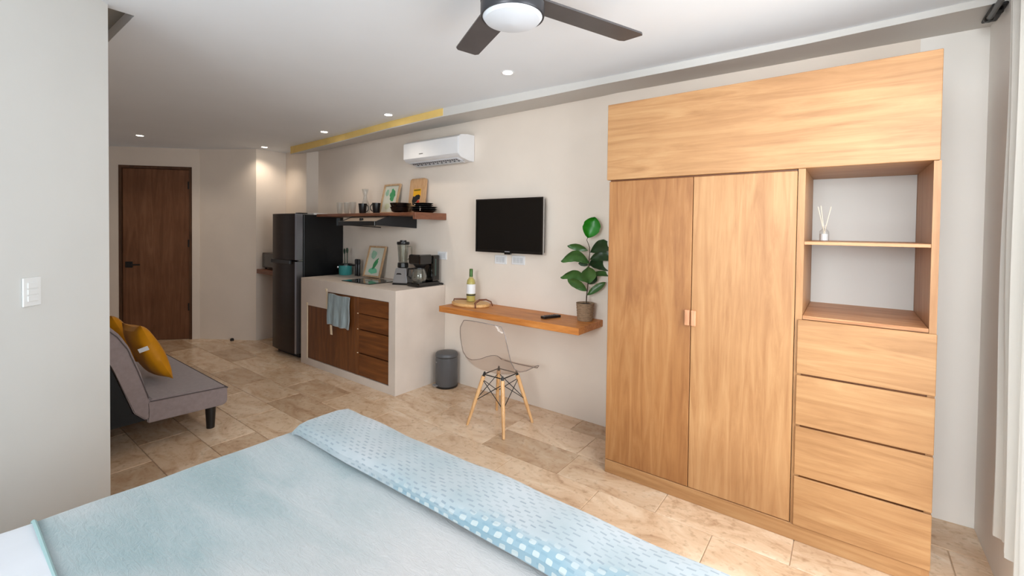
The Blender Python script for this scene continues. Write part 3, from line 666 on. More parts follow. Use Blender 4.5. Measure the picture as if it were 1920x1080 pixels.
obj('control_panel', frus(B(), .026, .003, .085, .024, .003, .105, .45, (BX-.066*math.sin(-.45)*0-.052*math.sin(-.45)-.010, BY-.062*math.cos(.45))), BLK, bl)
obj('collar', lathe(B(), [(.044, .150), (.050, .158), (.048, .195), (.040, .198)], (BX, BY, CT), 20), BLK, bl, smooth=True)
jr = obj('jar', lathe(B(), [(0, .202), (.040, .200), (.052, .365), (.049, .365), (.037, .206), (0, .206)], (BX, BY, CT), 24, cap=False), JARG, bl, smooth=True)
obj('jar_handle', tube(B(), [(BX+.047, BY+.02, CT+.345), (BX+.082, BY+.03, CT+.345), (BX+.085, BY+.03, CT+.26), (BX+.043, BY+.02, CT+.225)], .006, 8), JARG, jr, smooth=True)
obj('lid', lathe(B(), [(.055, .363), (.058, .370), (.057, .388), (.030, .392), (.030, .402), (0, .404)], (BX, BY, CT), 24), BLK, bl, smooth=True)
# coffee maker: hot plate towards the room, tower towards the wall
KX = -3.035
km = thing('coffee_maker', (KX, 2.72, CT), 'black drip coffee maker with glass pot at the counter end', 'coffee maker')
obj('base', box(B(), KX-.078, KX+.075, 2.585, 2.845, CT, CT+.038, .012, 2), BLKG, km)
obj('tower', box(B(), KX-.075, KX+.070, 2.755, 2.845, CT+.038, CT+.275, .012, 2), BLKG, km)
obj('brew_head', box(B(), KX-.075, KX+.070, 2.60, 2.754, CT+.195, CT+.282, .014, 2), BLKG, km)
obj('filter_cone', lathe(B(), [(.040, .170), (.062, .196)], (KX, 2.67, CT), 20), BLK, km, smooth=True)
kj = obj('coffee_pot', lathe(B(), [(0, .040), (.052, .040), (.066, .062), (.068, .095), (.056, .140), (.048, .155), (.045, .155), (.053, .138), (.064, .095), (.062, .064), (0, .044)], (KX, 2.665, CT), 28, cap=False), JARG, km, smooth=True)
obj('pot_lid', lathe(B(), [(0, .156), (.050, .156), (.048, .166), (0, .168)], (KX, 2.665, CT), 24, cap=False), BLK, kj, smooth=True)
obj('pot_handle', tube(B(), [(KX-.045, 2.64, CT+.155), (KX-.092, 2.615, CT+.15), (KX-.098, 2.612, CT+.09), (KX-.068, 2.63, CT+.065)], .008, 8), BLK, kj, smooth=True)
obj('water_window', box(B(), KX+.0702, KX+.0716, 2.785, 2.80, CT+.09, CT+.24), mat('smoked_gauge', (60, 76, 70), .2), km)
obj('power_cord', tube(B(), [(KX+.04, 2.846, CT+.012), (KX+.07, 2.872, CT+.010), (KX+.088, 2.865, CT+.010)], .008, 8), BLK, km)
# ------------------------------------------------------------------ socket plates and switch
SLOT = mat('slot_grey', (176, 178, 184), .5)
SWI = mat('switch_white', (228, 229, 228), .4, var=.01)
def plate_x(nm, x0, x1, z0, z1, lab, n, y=WY):
    t = thing(nm, ((x0+x1)/2, y, (z0+z1)/2), lab, 'socket')
    obj('cover_plate', box(B(), x0, x1, y-.008, y-.0005, z0, z1, .003, 2), WHITE, t)
    w = (x1-x0-.03)/n
    for i in range(n):
        a = x0+.015+i*w
        m_ = obj('module', box(B(), a+.002, a+w-.002, y-.0105, y-.0078, z0+.014, z1-.014, .001), WHITE2, t)
        for q in (-.006, .006):
            obj('slot', box(B(), a+w/2+q-.001, a+w/2+q+.001, y-.0112, y-.0103, (z0+z1)/2-.004, (z0+z1)/2+.005), SLOT, m_)
    return t
plate_x('socket_plate', -3.035, -2.918, 1.097, 1.169, 'white socket plate on the wall behind the coffee maker', 3)
plate_x('socket_plate', -2.352, -2.228, 1.094, 1.166, 'white wall socket plate under the television, left one', 3)
plate_x('socket_plate', -2.176, -2.044, 1.098, 1.170, 'white wall socket plate under the television, right one', 3)
pd = Vector((-.32, .37, 0)).normalized(); pnm = Vector((.37, .32, 0)).normalized()
def onpart(s): return Vector((-2.60, .50, 0))-pd*s       # s metres from the partition corner towards the camera
t = thing('light_switch', onpart(.345)+Vector((0, 0, 1.13)), 'white three-way light switch on the pale partition wall', 'light switch')
c0 = onpart(.345)+Vector((0, 0, 1.132))
obj('cover_plate', obox(B(), c0+pnm*.004, pd, pnm, (0, 0, 1), .033, .0035, .052, .002), SWI, t)
for k in (-1, 0, 1): obj('rocker', obox(B(), c0+pnm*.009+Vector((0, 0, k*.024)), pd, pnm, (0, 0, 1), .019, .002, .0100, .001), SWI, t)
# ------------------------------------------------------------------ air conditioner
ac = thing('air_conditioner', (-2.94, 2.80, 1.96), 'white wall-mounted air conditioner above the television', 'air conditioner')
prof = [(WY-.002, 2.188), (2.80, 2.184), (2.715, 2.170), (2.692, 2.150), (2.690, 2.010), (2.715, 1.985), (2.83, 1.962), (WY-.002, 1.962)]
obj('housing', prism(B(), prof, 0, -3.292, -2.594, .004), WHITE, ac, smooth=True)
obj('front_cover', box(B(), -3.288, -2.600, 2.684, 2.6895, 2.008, 2.150, .002), WHITE, ac)
ov = B()   # air outlet on the sloping underside
nv = Vector((0, -.023, -.115)).normalized(); tv = Vector((0, .115, -.023)).normalized()
obox(ov, Vector((-2.95, 2.765, 1.973)), (1, 0, 0), tv, nv, .30, .036, .004)
ou = obj('air_outlet', ov, mat('outlet_grey', (206, 209, 216), .4), ac)
for i in range(22):
    x = -3.225+.0262*i
    obj('vane', obox(B(), Vector((x, 2.752, 1.970)), (1, 0, 0), tv, nv, .0045, .007, .0032), mat('vane_dark', (44, 50, 62), .4) if i == 0 else bpy.data.materials['vane_dark'], ou)
for i in range(11):
    obj('vane', obox(B(), Vector((-3.2+.052*i, 2.785, 1.963)), (1, 0, 0), tv, nv, .005, .0055, .0032), bpy.data.materials['vane_dark'], ou)
obj('flap', obox(B(), Vector((-2.95, 2.812, 1.956)), (1, 0, 0), tv, nv, .305, .012, .003, .001), WHITE2, ac)
obj('logo_mark', box(B(), -3.075, -3.025, 2.6832, 2.6838, 2.040, 2.048), mat('logo_grey', (120, 118, 116), .5), ac)
# ------------------------------------------------------------------ television
tv_ = thing('television', (-2.17, 2.82, 1.19), 'flat black television mounted on the wall above the desk', 'television')
X0, X1, Z0, Z1, TY = -2.502, -1.830, 1.192, 1.628, 2.815
obj('back_shell', box(B(), X0+.01, X1-.01, TY+.012, TY+.045, Z0+.01, Z1-.01, .008, 2), BLK, tv_)
b = B(); w = .013; box(b, X0, X0+w, TY-.006, TY+.012, Z0, Z1); box(b, X1-w, X1, TY-.006, TY+.012, Z0, Z1); box(b, X0+w, X1-w, TY-.006, TY+.012, Z0, Z0+.022); box(b, X0+w, X1-w, TY-.006, TY+.012, Z1-w, Z1)
obj('bezel', b, BLKG, tv_)
obj('screen', box(B(), X0+w, X1-w, TY-.002, TY+.01, Z0+.022, Z1-w), SCREEN, tv_)
obj('edge_strip', box(B(), X1, X1+.002, TY-.006, TY+.012, Z0, Z1), CHROME, tv_)
obj('logo_mark', box(B(), -2.19, -2.14, TY-.0068, TY-.0062, Z0+.008, Z0+.014), mat('logo_pale', (150, 150, 154), .4), tv_)
obj('sensor_lip', box(B(), -2.20, -2.13, TY-.004, TY+.01, Z0-.012, Z0, .003), BLKG, tv_)
obj('wall_bracket', box(B(), -2.27, -2.07, TY+.045, WY-.001, 1.34, 1.48), BLKM, tv_)
# ------------------------------------------------------------------ floating desk and its things
DZ = .752
tag(obj('floating_desk', box(B(), -2.648, -1.368, 2.535, WY-.002, .705, DZ, .002), ORG, origin=(-2, 2.7, .705)), 'orange wooden floating desk fixed to the wall under the television', 'desk')
ty = thing('serving_board', (-2.49, 2.73, DZ), 'oval light wooden serving board with leather handles on the desk', 'board')
def oval(bm, c, a, b_, z0, z1, seg=36, ang=0):
    ring = []
    for z, k in ((z0, .97), (z0+.004, 1), (z1-.004, 1), (z1, .97)):
        ring.append([bm.verts.new((c[0]+k*(a*math.cos(t_)*math.cos(ang)-b_*math.sin(t_)*math.sin(ang)), c[1]+k*(a*math.cos(t_)*math.sin(ang)+b_*math.sin(t_)*math.cos(ang)), z)) for t_ in [2*PI*i/seg for i in range(seg)]])
    for A, Z in zip(ring, ring[1:]):
        for i in range(seg): bm.faces.new([A[i], A[(i+1) % seg], Z[(i+1) % seg], Z[i]])
    bm.faces.new(ring[0][::-1]); bm.faces.new(ring[-1]); return bm
obj('board', oval(B(), (-2.475, 2.725), .175, .115, DZ+.001, DZ+.026, ang=.1), OLIVE, ty, smooth=True)
obj('leather_handle', tube(B(), [(-2.345, 2.64, DZ+.0), (-2.345, 2.635, DZ+.04), (-2.325, 2.665, DZ+.066), (-2.30, 2.715, DZ+.066), (-2.285, 2.76, DZ+.045), (-2.29, 2.785, DZ+.008)], [.005, .008, .008, .006, .005, .004], 8), LEATH, ty, smooth=True)
obj('leather_handle', tube(B(), [(-2.625, 2.68, DZ+.014), (-2.62, 2.68, DZ+.042), (-2.585, 2.725, DZ+.041), (-2.555, 2.765, DZ+.037), (-2.55, 2.775, DZ+.028)], .006, 8), LEATH, ty, smooth=True)
wb = thing('wine_bottle', (-2.49, 2.745, DZ+.0262), 'white wine bottle with green neck standing on the serving board', 'bottle')
wc = (-2.49, 2.745, DZ+.0268)
obj('bottle', lathe(B(), [(0, .002), (.034, .002), (.037, .008), (.037, .150), (.032, .178), (.016, .200), (.0135, .215), (.0135, .262), (0, .262)], wc, 24, cap=False), WINE, wb, smooth=True)
obj('wine', lathe(B(), [(0, .006), (.033, .006), (.033, .150), (.028, .176), (.012, .196), (0, .196)], wc, 20, cap=False), glassy('wine_tint', (238, 226, 150), .03, .05, .5), wb, smooth=True)
obj('foil', lathe(B(), [(.0142, .205), (.0146, .21), (.0146, .268), (.012, .272), (0, .272)], wc, 18, cap=False), BOTG, wb, smooth=True)
obj('label', lathe(B(), [(.0375, .068), (.0378, .068), (.0378, .146), (.0375, .146)], wc, 24, cap=False), WHITE, wb, smooth=True)
obj('label_band', lathe(B(), [(.0376, .052), (.038, .052), (.038, .062), (.0376, .062)], wc, 24, cap=False), mat('label_black', (30, 26, 24), .5), wb, smooth=True)
rc = thing('remote_control', (-1.695, 2.72, DZ), 'slim black remote control lying on the desk', 'remote control')
ra = Vector((.045, .11, 0)).normalized(); rb = Vector((-ra.y, ra.x, 0)); rcx = Vector((-1.685, 2.705, DZ+.010))
obj('body', obox(B(), rcx, ra, rb, (0, 0, 1), .075, .021, .009, .004, 2), BLK, rc)
for i in range(5):
    for j in (-1, 0, 1): obj('button', obox(B(), rcx+ra*(-.045+.02*i)+rb*(.011*j)+Vector((0, 0, .0098)), ra, rb, (0, 0, 1), .005, .003, .001), GREYM, rc)
# ------------------------------------------------------------------ fiddle-leaf fig
PC = Vector((-1.455, 2.785, DZ))
pl = thing('potted_plant', PC, 'fiddle-leaf fig in a woven brown pot at the desk end', 'plant')
prof = [(0, .001), (.050, .001)]
for i in range(13):
    z = .004+.112*i/12; prof.append((.052+.009*i/12+(.0016 if i % 2 else -.001), z))
prof += [(.0625, .118), (.0625, .124), (.057, .124), (.055, .108), (0, .108)]
obj('pot', lathe(B(), prof, PC, 32, cap=False), POTM, pl, smooth=True)
obj('soil', lathe(B(), [(0, .1085), (.055, .1085), (.055, .113), (0, .116)], PC, 24, cap=False), SOIL, pl)
R_ = Vector((.798, .602, 0)); Dp = Vector((-.602, .798, 0)); K = 3.10/836.6
SX, SY = 1101.0, 601.0     # drawing units of the leaf table: 1 unit = K metres, measured from the pot base
def PP(x, y, d=0): return PC+R_*((x-1097.5)*K)+Vector((0, 0, 1))*((601-y)*K)+Dp*d
def z5(x, y, d=0): return PP(1030+x/4.69, 390+y/4.69, d)
obj('stem', tube(B(), [z5(326, 870), z5(328, 780), z5(337, 680), z5(345, 560), z5(344, 470), z5(349, 400), z5(348, 345), z5(335, 310), z5(322, 280), z5(330, 255)], [.0045, .0045, .004, .004, .0036, .0032, .003, .0024, .002, .002], 8), BARK, pl, smooth=True)
def leaf(bx, by, tx_, ty_, wpx, m, arch=0., tilt=0., db=0., dt=0., wav=.05):
    """arch: sideways lift (image-up) of the midrib; tilt: how far the blade turns out of the picture plane"""
    a = z5(bx, by, db); c = z5(tx_, ty_, dt); ax = (c-a); L_ = ax.length; ax.normalize()
    view = Vector((.602, -.798, 0)).normalized()
    side = ax.cross(view).normalized(); side = (side*math.cos(tilt)+view*math.sin(tilt)).normalized(); nrm = side.cross(ax).normalized()
    w = wpx/4.69*K*.66; bm = B()
    def fn(u, v):
        s = u; prof_ = (math.sin(PI*min(1, (s**.85)))**.75)*(.62+.5*s)*(1 if s < .97 else .8)
        if s > .45 and s < .6: prof_ *= .93
        q = (v-.5)*2
        p = a+ax*(L_*s)+Vector((0, 0, 1))*(arch*L_*math.sin(PI*s))
        return p+side*(q*w*max(.02, prof_))+nrm*(abs(q)**1.5*w*.28+wav*w*math.sin(s*17+q*2)*abs(q))
    grid(bm, fn, 14, 6, None, .0008)
    o = obj('leaf', bm, m, pl, smooth=True)
leaf(330, 262, 392, 78, 138, LEAFB, 0, .2, 0, .0)
leaf(335, 368, 158, 330, 62, LEAFM, .05, .5, .01, .03)
leaf(343, 478, 88, 462, 98, LEAFM, .22, .35, -.0, -.05)
leaf(352, 392, 560, 345, 104, LEAFD, .16, .4, 0, .02)
leaf(352, 455, 560, 440, 92, LEAFD, .12, .5, 0, -.02)
leaf(350, 505, 560, 545, 100, LEAFD, .10, .5, .02, .04)
leaf(345, 600, 560, 600, 52, LEAFM, .10, .7, 0, .02)
leaf(338, 640, 86, 600, 88, LEAFM, .18, .5, -.01, -.06)
leaf(342, 650, 320, 500, 118, LEAFM, 0, .1, -.02, -.07)
leaf(328, 722, 152, 618, 78, LEAFM, .04, .4, 0, -.03)
leaf(335, 768, 490, 648, 58, LEAFM, .02, .5, 0, -.02)
leaf(340, 670, 418, 600, 72, LEAFD, .05, .2, .01, .03)
leaf(345, 500, 265, 488, 40, LEAFD, .02, .3, .02, .06)
leaf(350, 510, 420, 462, 50, LEAFD, .02, .3, .02, .05)
# ------------------------------------------------------------------ shell chair
CX, CYc = -1.95, 2.47
ch = thing('chair', (CX, CYc, 0), 'see-through smoky plastic shell chair with beech legs under the desk', 'chair')
PR = [(-.262, .768), (-.252, .70), (-.235, .62), (-.215, .54), (-.192, .47), (-.155, .415), (-.09, .388), (-.01, .378), (.08, .382), (.16, .392), (.205, .388), (.222, .372)]
def shell(u, v):
    t_ = v*(len(PR)-1); i = min(int(t_), len(PR)-2); f = t_-i
    f2 = f
    y = PR[i][0]*(1-f2)+PR[i+1][0]*f2; z = PR[i][1]*(1-f2)+PR[i+1][1]*f2
    q = (u-.5)*2
    hw = (.165, .198, .208, .212, .215, .215, .215, .214, .212, .205, .190, .165)
    wd_ = hw[i]*(1-f)+hw[i+1]*f
    back = max(0, 1-v*2.1); seat = min(1, max(0, (v-.35)*2.5))
    wing = abs(q)**2.2
    y += wing*(.055*back+.030*max(0, 1-abs(v-.42)*3.5)); z += wing*(.032*seat*(1-max(0, v-.75)*3.4)+.040*max(0, 1-abs(v-.45)*3.2))
    if v < .09: z -= wing*.02*(1-v/.09)
    return (CX+q*wd_, CYc+y, z)
obj('seat_shell', grid(B(), shell, 24, 33, None, .0045), ACRY, ch, smooth=True)
rim = [shell(0, 1-i/20) for i in range(21)]+[shell(i/12, 0) for i in range(1, 13)]+[shell(1, i/20) for i in range(1, 21)]+[shell(1-i/12, 1) for i in range(1, 12)]
o = obj('rim', tube(B(), rim, .0026, 6), ACRIM, ch, smooth=True); o['label'] = 'darker rolled edge of the clear shell'
feet = [(-2.118, 2.310), (-1.780, 2.295), (-1.780, 2.628), (-2.118, 2.640)]
tops = [(CX-.085, CYc-.085), (CX+.085, CYc-.085), (CX+.085, CYc+.085), (CX-.085, CYc+.085)]
HT = .345
for (fx_, fy_), (tx_, ty_) in zip(feet, tops):
    lg = obj('leg', tube(B(), [(fx_, fy_, 0.0), (fx_*.55+tx_*.45, fy_*.55+ty_*.45, HT*.45), (tx_, ty_, HT)], [.0095, .0135, .0145], 12), BEECH, ch, smooth=True)
    obj('leg_cap', tube(B(), [(tx_, ty_, HT), (tx_*.93+CX*.07, ty_*.93+CYc*.07, HT+.03)], [.010, .006], 10), BLK, lg)
def at(i, s): return Vector((feet[i][0]*(1-s)+tops[i][0]*s, feet[i][1]*(1-s)+tops[i][1]*s, HT*s))
for i in range(4):
    j = (i+1) % 4
    obj('brace_wire', tube(B(), [at(i, .50), at(j, .93)], .0028, 6), BLK, ch)
    obj('brace_wire', tube(B(), [at(j, .50), at(i, .93)], .0028, 6), BLK, ch)
b = B()
for i in range(4): tube(b, [(tops[i][0], tops[i][1], HT+.012), (tops[(i+1) % 4][0], tops[(i+1) % 4][1], HT+.012)], .004, 6)
obj('support_frame', b, BLK, ch)
# ------------------------------------------------------------------ pedal bin
bn = thing('pedal_bin', (-2.795, 2.775, 0), 'dark grey round pedal bin between the counter and wall', 'bin')
bc = (-2.795, 2.775, 0)
obj('body', lathe(B(), [(0, .012), (.094, .012), (.096, .016), (.096, .262), (.093, .266), (0, .266)], bc, 36, cap=False), BINM, bn, smooth=True)
obj('base_ring', lathe(B(), [(0, .0), (.097, .0), (.099, .004), (.099, .016), (.0, .016)], bc, 36, cap=False), BLK, bn, smooth=True)
obj('lid', lathe(B(), [(.0985, .268), (.0995, .272), (.0985, .286), (.09, .297), (.05, .306), (0, .309)], bc, 36, cap=False), BINM, bn, smooth=True)
obj('lid_seal', lathe(B(), [(.094, .262), (.0965, .262), (.0965, .270), (.094, .270)], bc, 36, cap=False), BLK, bn)
fdir = Vector((-.35, -.94, 0)).normalized()
fp = Vector(bc)+fdir*.108
obj('pedal', obox(B(), fp+Vector((0, 0, .022)), (-fdir.y, fdir.x, 0), fdir, (0, 0, 1), .022, .020, .008, .003), SILV, bn)
obj('logo_mark', obox(B(), Vector(bc)+fdir*.0965+Vector((0, 0, .222)), (-fdir.y, fdir.x, 0), fdir, (0, 0, 1), .010, .0015, .004), SILV, bn)
# ------------------------------------------------------------------ sofa bed
SXR, SXL = -3.385, -5.15
sf = thing('sofa_bed', (-4.3, .95, 0), 'grey upholstered low sofa bed with black legs by the partition', 'sofa')
sp_ = [(.825, .170), (1.238, .158), (1.262, .176), (1.262, .268), (1.240, .290), (.845, .312), (.822, .296)]
obj('seat_cushion', prism(B(), sp_, 0, SXL, SXR, .006), GREY, sf, smooth=True)
obj('piping', tube(B(), [(SXR+.002, .838, .302), (SXR+.003, 1.243, .281), (SXR+.002, 1.262, .270)], .0035, 6), GREYM, sf)
obj('piping', tube(B(), [(SXR+.002, 1.263, .272), (SXL, 1.263, .272)], .003, 6), GREYM, sf)
bp_ = [(.836, .300), (.838, .200), (.815, .192), (.760, .250), (.668, .535), (.640, .600), (.545, .760), (.470, .860), (.480, .905), (.530, .910), (.585, .868), (.642, .800), (.694, .738), (.738, .655), (.788, .500)]
obj('backrest', prism(B(), bp_, 0, SXL, SXR, .006), GREY, sf, smooth=True)
obj('back_seam', tube(B(), [(SXR+.003, y-.032, z-.004) for y, z in ((.862, .330), (.812, .50), (.762, .65), (.715, .732), (.66, .792), (.60, .85))], .0028, 6), GREYM, sf)
obj('under_cloth', prism(B(), [(.815, .190), (.755, .250), (.66, .535), (.50, .72), (.46, .70), (.46, .185)], 0, SXL+.01, SXR-.012), mat('black_underlay', (14, 16, 18), .8), sf)
for x in (SXR-.075, SXL+.09):
    for y in (1.185, .62):
        obj('leg', lathe(B(), [(.024, 0), (.033, .165)] if y > 1 else [(.024, 0), (.033, .19)], (x, y, 0), 16), BLK, sf, smooth=True)
def cushion(c, nrm_, up_, s, th, lab):
    n_ = Vector(nrm_).normalized(); u_ = Vector(up_); u_ = (u_-n_*u_.dot(n_)).normalized(); r_ = u_.cross(n_)
    t = thing('cushion', c, lab, 'cushion', 'mustard cushions on the sofa bed'); N_ = 16; bm = B(); c = Vector(c)
    def sfn(sgn):
        def fn(u, v):
            a, b_ = (u-.5)*2, (v-.5)*2
            k = 1-.10*(1-abs(b_)**2)*abs(a)**6; k2 = 1-.10*(1-abs(a)**2)*abs(b_)**6
            h = th*((1-abs(a)**2.6)*(1-abs(b_)**2.6))**.55
            h += .006*math.sin(a*7+b_*5)*(1-a*a)*(1-b_*b_)
            return c+r_*(a*s*.34*k)+u_*(b_*s*.5*k2)+n_*(sgn*h*.5)
        return fn
    grid(bm, sfn(1), N_, N_); grid(bm, sfn(-1), N_, N_)
    bmesh.ops.remove_doubles(bm, verts=bm.verts[:], dist=.0008)
    obj('cover', bm, MUST, t, smooth=True)
    return t, c, n_, u_, r_
t, c, n_, u_, r_ = cushion((-3.80, .925, .525), (-.12, .90, .40), (0, -.40, .92), .43, .125, 'nearer mustard velvet cushion with a small white tag')
obj('tag', obox(B(), (-3.625, .862, .575), (.25, .90, .30), (0, -.35, .9), (1, 0, 0), .026, .014, .0015), WHITE2, t)
cushion((-4.26, .875, .545), (-.12, .88, .42), (0, -.42, .91), .42, .13, 'farther mustard cushion half hidden behind the partition')
# ------------------------------------------------------------------ door stop
tag(obj('door_stop', lathe(B(), [(.0, 0), (.020, 0), (.020, .022), (.014, .030), (0, .031)], (-5.90, 2.248, 0), 14, cap=False), BLK, origin=(-5.9, 2.248, 0), smooth=True), 'small black door stop on the floor near the entrance', 'door stop')
# ------------------------------------------------------------------ bed
BT = .585; BL, BR, BFt, BH = -1.745, -.08, 1.085, -1.05
bed = thing('bed', (-.92, .05, 0), 'wide low bed filling the foreground, seen from its head', 'bed')
obj('bed_base', box(B(), BL+.04, BR-.04, BH, BFt-.04, .06, .30, .02, 2), mat('bed_base_grey', (150, 146, 142), .9), bed)
obj('mattress', box(B(), BL+.012, BR-.012, BH, BFt-.01, .30, BT-.022, .045, 4), SHEET, bed, smooth=True)
for x in (BL+.12, BR-.12):
    for y in (BH+.1, BFt-.14): obj('leg', lathe(B(), [(.022, 0), (.028, .06)], (x, y, 0), 12), BLK, bed)
def drape(y0, y1, top, drop, n, amp=.004, sd=0):
    """cloth over the mattress between y0 and y1, hanging down at both sides"""
    rad = .05; path = []
    path.append((BL-.006, top-drop))
    path.append((BL-.004, top-rad*1.2))
    for i in range(7): a = PI-PI/2*i/6; path.append((BL+rad-.004+rad*math.cos(a), top-rad+rad*math.sin(a)))
    for i in range(1, 24): path.append((BL+rad+(BR-BL-2*rad)*i/24, top))
    for i in range(7): a = PI/2-PI/2*i/6; path.append((BR-rad+.004+rad*math.cos(a), top-rad+rad*math.sin(a)))
    path.append((BR+.004, top-rad*1.2)); path.append((BR+.006, top-drop))
    def fn(u, v):
        t_ = u*(len(path)-1); i = min(int(t_), len(path)-2); f = t_-i
        x = path[i][0]*(1-f)+path[i+1][0]*f; z = path[i][1]*(1-f)+path[i+1][1]*f
        y = y0+(y1-y0)*v
        w = math.sin(x*7+y*5+sd)*.5+math.sin(x*13-y*11+sd*2)*.3+math.sin(x*3+y*23)*.25
        return (x, y, z+amp*w)
    return fn, len(path)-1, n
def footed(fn, nu, y0, y1, top, drop):
    """same with the far end rolled down over the foot"""
    def g(u, v):
        if v < .85: return fn(u, v/.85)
        k = (v-.85)/.15; x, y, z = fn(u, 1.0)
        return (x, y1+.03*math.sin(min(1, k*3)*PI/2), z-max(0, k-.0)*(z-(top-drop))*1.0)
    return g
fn, nu, _ = drape(.175, BFt-.03, BT, .36, 30)
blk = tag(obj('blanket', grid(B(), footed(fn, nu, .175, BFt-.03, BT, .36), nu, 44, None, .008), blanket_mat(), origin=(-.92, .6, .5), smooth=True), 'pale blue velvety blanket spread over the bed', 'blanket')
fn2, nu2, _ = drape(-1.0, .172, BT+.006, .30, 30, .007, 2)
tag(obj('bed_sheet', grid(B(), fn2, nu2, 30, None, .006), SHEET, origin=(-.92, -.4, .5), smooth=True), 'white bed sheet at the lower left corner, beside the blanket', 'sheet')
obj('hem', tube(B(), [(lambda p: (p[0], p[1], p[2]+.004))(fn(i/nu, 0)) for i in range(nu+1)], .0045, 6), HEM, blk, smooth=True)
# folded throw, rolled across the foot of the bed
TL = BR-BL+.02
secs = [(.858, .003), (.846, .016), (.848, .036), (.866, .050), (.90, .056), (.96, .056), (1.02, .053), (1.06, .044), (1.09, .022), (1.104, -.02), (1.11, -.10), (1.112, -.22)]
arc = [0]
for p, q in zip(secs, secs[1:]): arc.append(arc[-1]+math.hypot(q[0]-p[0], q[1]-p[1]))
def thr(u, v):
    t_ = v*(len(secs)-1); i = min(int(t_), len(secs)-2); f = t_-i
    y = secs[i][0]*(1-f)+secs[i+1][0]*f; dz = secs[i][1]*(1-f)+secs[i+1][1]*f
    x = BL-.018+(TL+.016)*u
    e = min(1, min(u, 1-u)*14)             # ends curl down over the sides
    endz = -.10*(1-e)**2*1.2
    w = .0025*math.sin(x*9+y*14)+.002*math.sin(x*21-y*6)
    pinch = .02*math.sin(x*4.2)*(v < .5)*0
    k = (1-(1-e)**3*.25)
    return (x+.012*(1-e)*math.sin(v*6), .975+(y-.975)*k+pinch+.0035*math.sin(x*6), BT+dz*(.5+.5*e)+endz+w*(1 if dz > .02 else .3))
def thuv(u, v):
    t_ = v*(len(secs)-1); i = min(int(t_), len(secs)-2); f = t_-i
    return (u*TL, arc[i]*(1-f)+arc[i+1]*f)
b = B(); grid(b, thr, 70, 33, thuv)
tag(obj('throw', b, throw_mat(), origin=(-.92, .97, .58), smooth=True), 'folded blue throw with woven dashes across the bed foot', 'throw')
th_o = C.objects['throw']; md = th_o.modifiers.new('solid', 'SOLIDIFY'); md.thickness = .006; md.offset = -1
# ------------------------------------------------------------------ ceiling fan
FC = Vector((-.944, 1.239, 2.10))
fan = thing('ceiling_fan', (FC.x, FC.y, 2.35), 'charcoal ceiling fan with round white light, above the bed', 'ceiling fan')
obj('diffuser', lathe(B(), [(0, -.012), (.06, -.008), (.095, .002), (.104, .014), (.104, .03), (0, .03)], FC, 40, cap=False), DIFF, fan, smooth=True)
obj('light_ring', lathe(B(), [(.104, .012), (.109, .012), (.111, .018), (.111, .052), (.104, .056)], FC, 40, cap=False), FANM, fan, smooth=True)
obj('motor_housing', lathe(B(), [(0, .060), (.108, .060), (.112, .066), (.112, .130), (.105, .150), (.06, .165), (0, .165)], FC, 40, cap=False), FANM, fan, smooth=True)
obj('neck', lathe(B(), [(.03, .165), (.03, .20), (.07, .215), (.075, .25)], FC, 28), FANM, fan, smooth=True)
def blade(ang, L_, w0, w1, tw_=.12):
    d = Vector((math.cos(ang), math.sin(ang), 0)); s = Vector((-d.y, d.x, 0)); s = (s*math.cos(tw_)+Vector((0, 0, 1))*math.sin(tw_))
    n = d.cross(s).normalized(); bm = B(); ctr = FC+Vector((0, 0, .080))
    pts = [(.095, -w0/2), (L_*.97, -w1/2), (L_, -w1/2+.012), (L_, w1/2-.012), (L_*.97, w1/2), (.095, w0/2)]
    A = [bm.verts.new(ctr+d*x+s*y) for x, y in pts]; Z = [bm.verts.new(ctr+d*x+s*y+n*.007) for x, y in pts]; k = len(pts)
    bm.faces.new(A[::-1]); bm.faces.new(Z)
    for i in range(k): bm.faces.new([A[i], A[(i+1) % k], Z[(i+1) % k], Z[i]])
    obj('blade', bm, BLADE, fan)
blade(math.radians(69), .59, .118, .124); blade(math.radians(150.5), .525, .112, .106); blade(math.radians(290), .56, .115, .115)
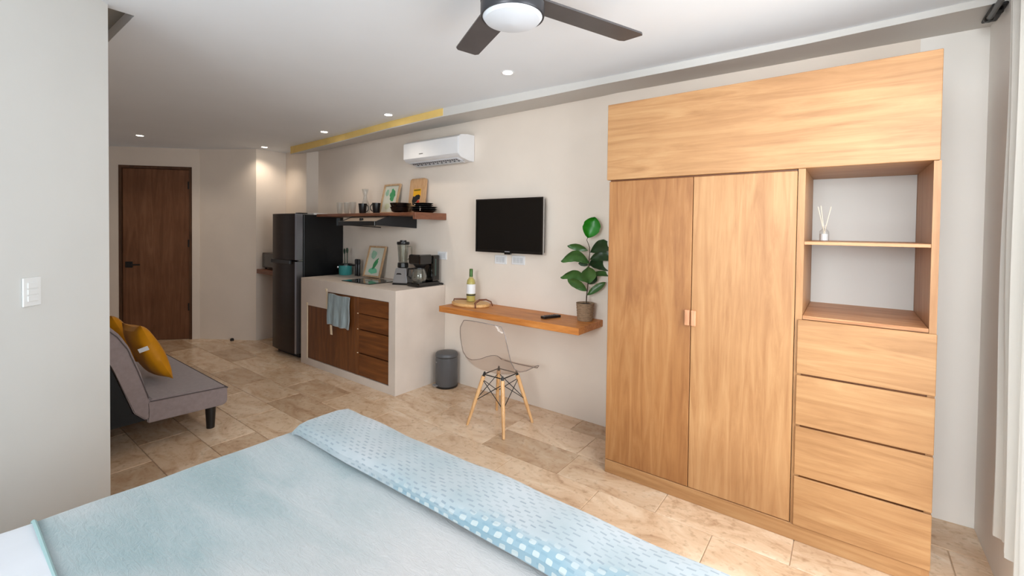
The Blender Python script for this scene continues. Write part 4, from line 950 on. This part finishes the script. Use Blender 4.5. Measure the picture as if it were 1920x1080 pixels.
# ------------------------------------------------------------------ recessed downlights
LP = [(-5.893, 1.378, 2.309), (-5.498, 2.44, 2.313), (-4.165, 2.415, 2.325), (-3.119, 2.383, 2.335), (-1.702, 2.192, 2.349)]
LAB = ['recessed downlight near the entrance door', 'recessed downlight over the fridge alcove', 'recessed downlight above the counter, nearer the fridge', 'recessed downlight above the counter, nearer the air conditioner', 'recessed downlight in front of the desk, below the fan']
POW = [8, 9, 8, 6, 1.5]
for (x, y, z), la, pw in zip(LP, LAB, POW):
    t = thing('downlight', (x, y, z), la, 'downlight', 'recessed ceiling downlights')
    obj('trim_ring', lathe(B(), [(.031, -.0005), (.041, -.0005), (.040, -.004), (.031, -.003), (.031, -.0005)], (x, y, z), 24, cap=False), WHITE, t, smooth=True)
    obj('lamp', lathe(B(), [(0, -.001), (.030, -.001), (.030, -.0025), (0, -.0025)], (x, y, z), 24, cap=False), LED, t)
    l = bpy.data.lights.new('spot', 'SPOT'); l.energy = pw; l.spot_size = 2.3; l.spot_blend = .8; l.shadow_soft_size = .03; l.color = (1, .86, .70)
    lo = bpy.data.objects.new('spot', l); C.objects.link(lo); lo.location = (x, y, z-.012)
# ------------------------------------------------------------------ curtain, rod
cu = thing('curtain', (.44, 2.1, .27), 'pale linen curtain hanging at the right edge of the room', 'curtain')
def cfn(u, v):
    y = 2.40-.40*u; z = 2.285-1.99*v
    ed = .05*(1-abs(v*2-1))*(1-u)
    return (.462+.018*math.sin(u*19+.6+v*1.2)*(.55+.45*v)+.006*math.sin(u*70), y+(.055*(1-v))-(.02*math.sin(v*9))*(1-u), z)
obj('cloth', grid(B(), cfn, 60, 40), curtain_mat(), cu, smooth=True)
rd = thing('curtain_rod', (.46, 2.6, 2.30), 'dark metal curtain rod bracket under the ceiling, top right corner', 'curtain rod')
obj('mounting_plate', box(B(), .452, .499, 2.665, 2.86, 2.322, 2.334, .003), BLKM, rd)
obj('arm', tube(B(), [(.478, 2.70, 2.322), (.478, 2.69, 2.302)], .012, 10), BLK, rd)
obj('rod', tube(B(), [(.455, 2.72, 2.297), (.455, .2, 2.297)], .0105, 12), BLK, rd, smooth=True)
obj('finial', lathe(B(), [(0, -.016), (.013, -.012), (.018, 0), (.013, .012), (0, .016)], (.455, 2.735, 2.297), 14, cap=False), BLK, rd, smooth=True)
for i in range(5):
    y = 2.40-i*.09
    obj('ring', lathe(B(), [(.014, -.003), (.018, -.003), (.018, .003), (.014, .003), (.014, -.003)], (.455, y, 2.297), 14, cap=False), BLK, cu)
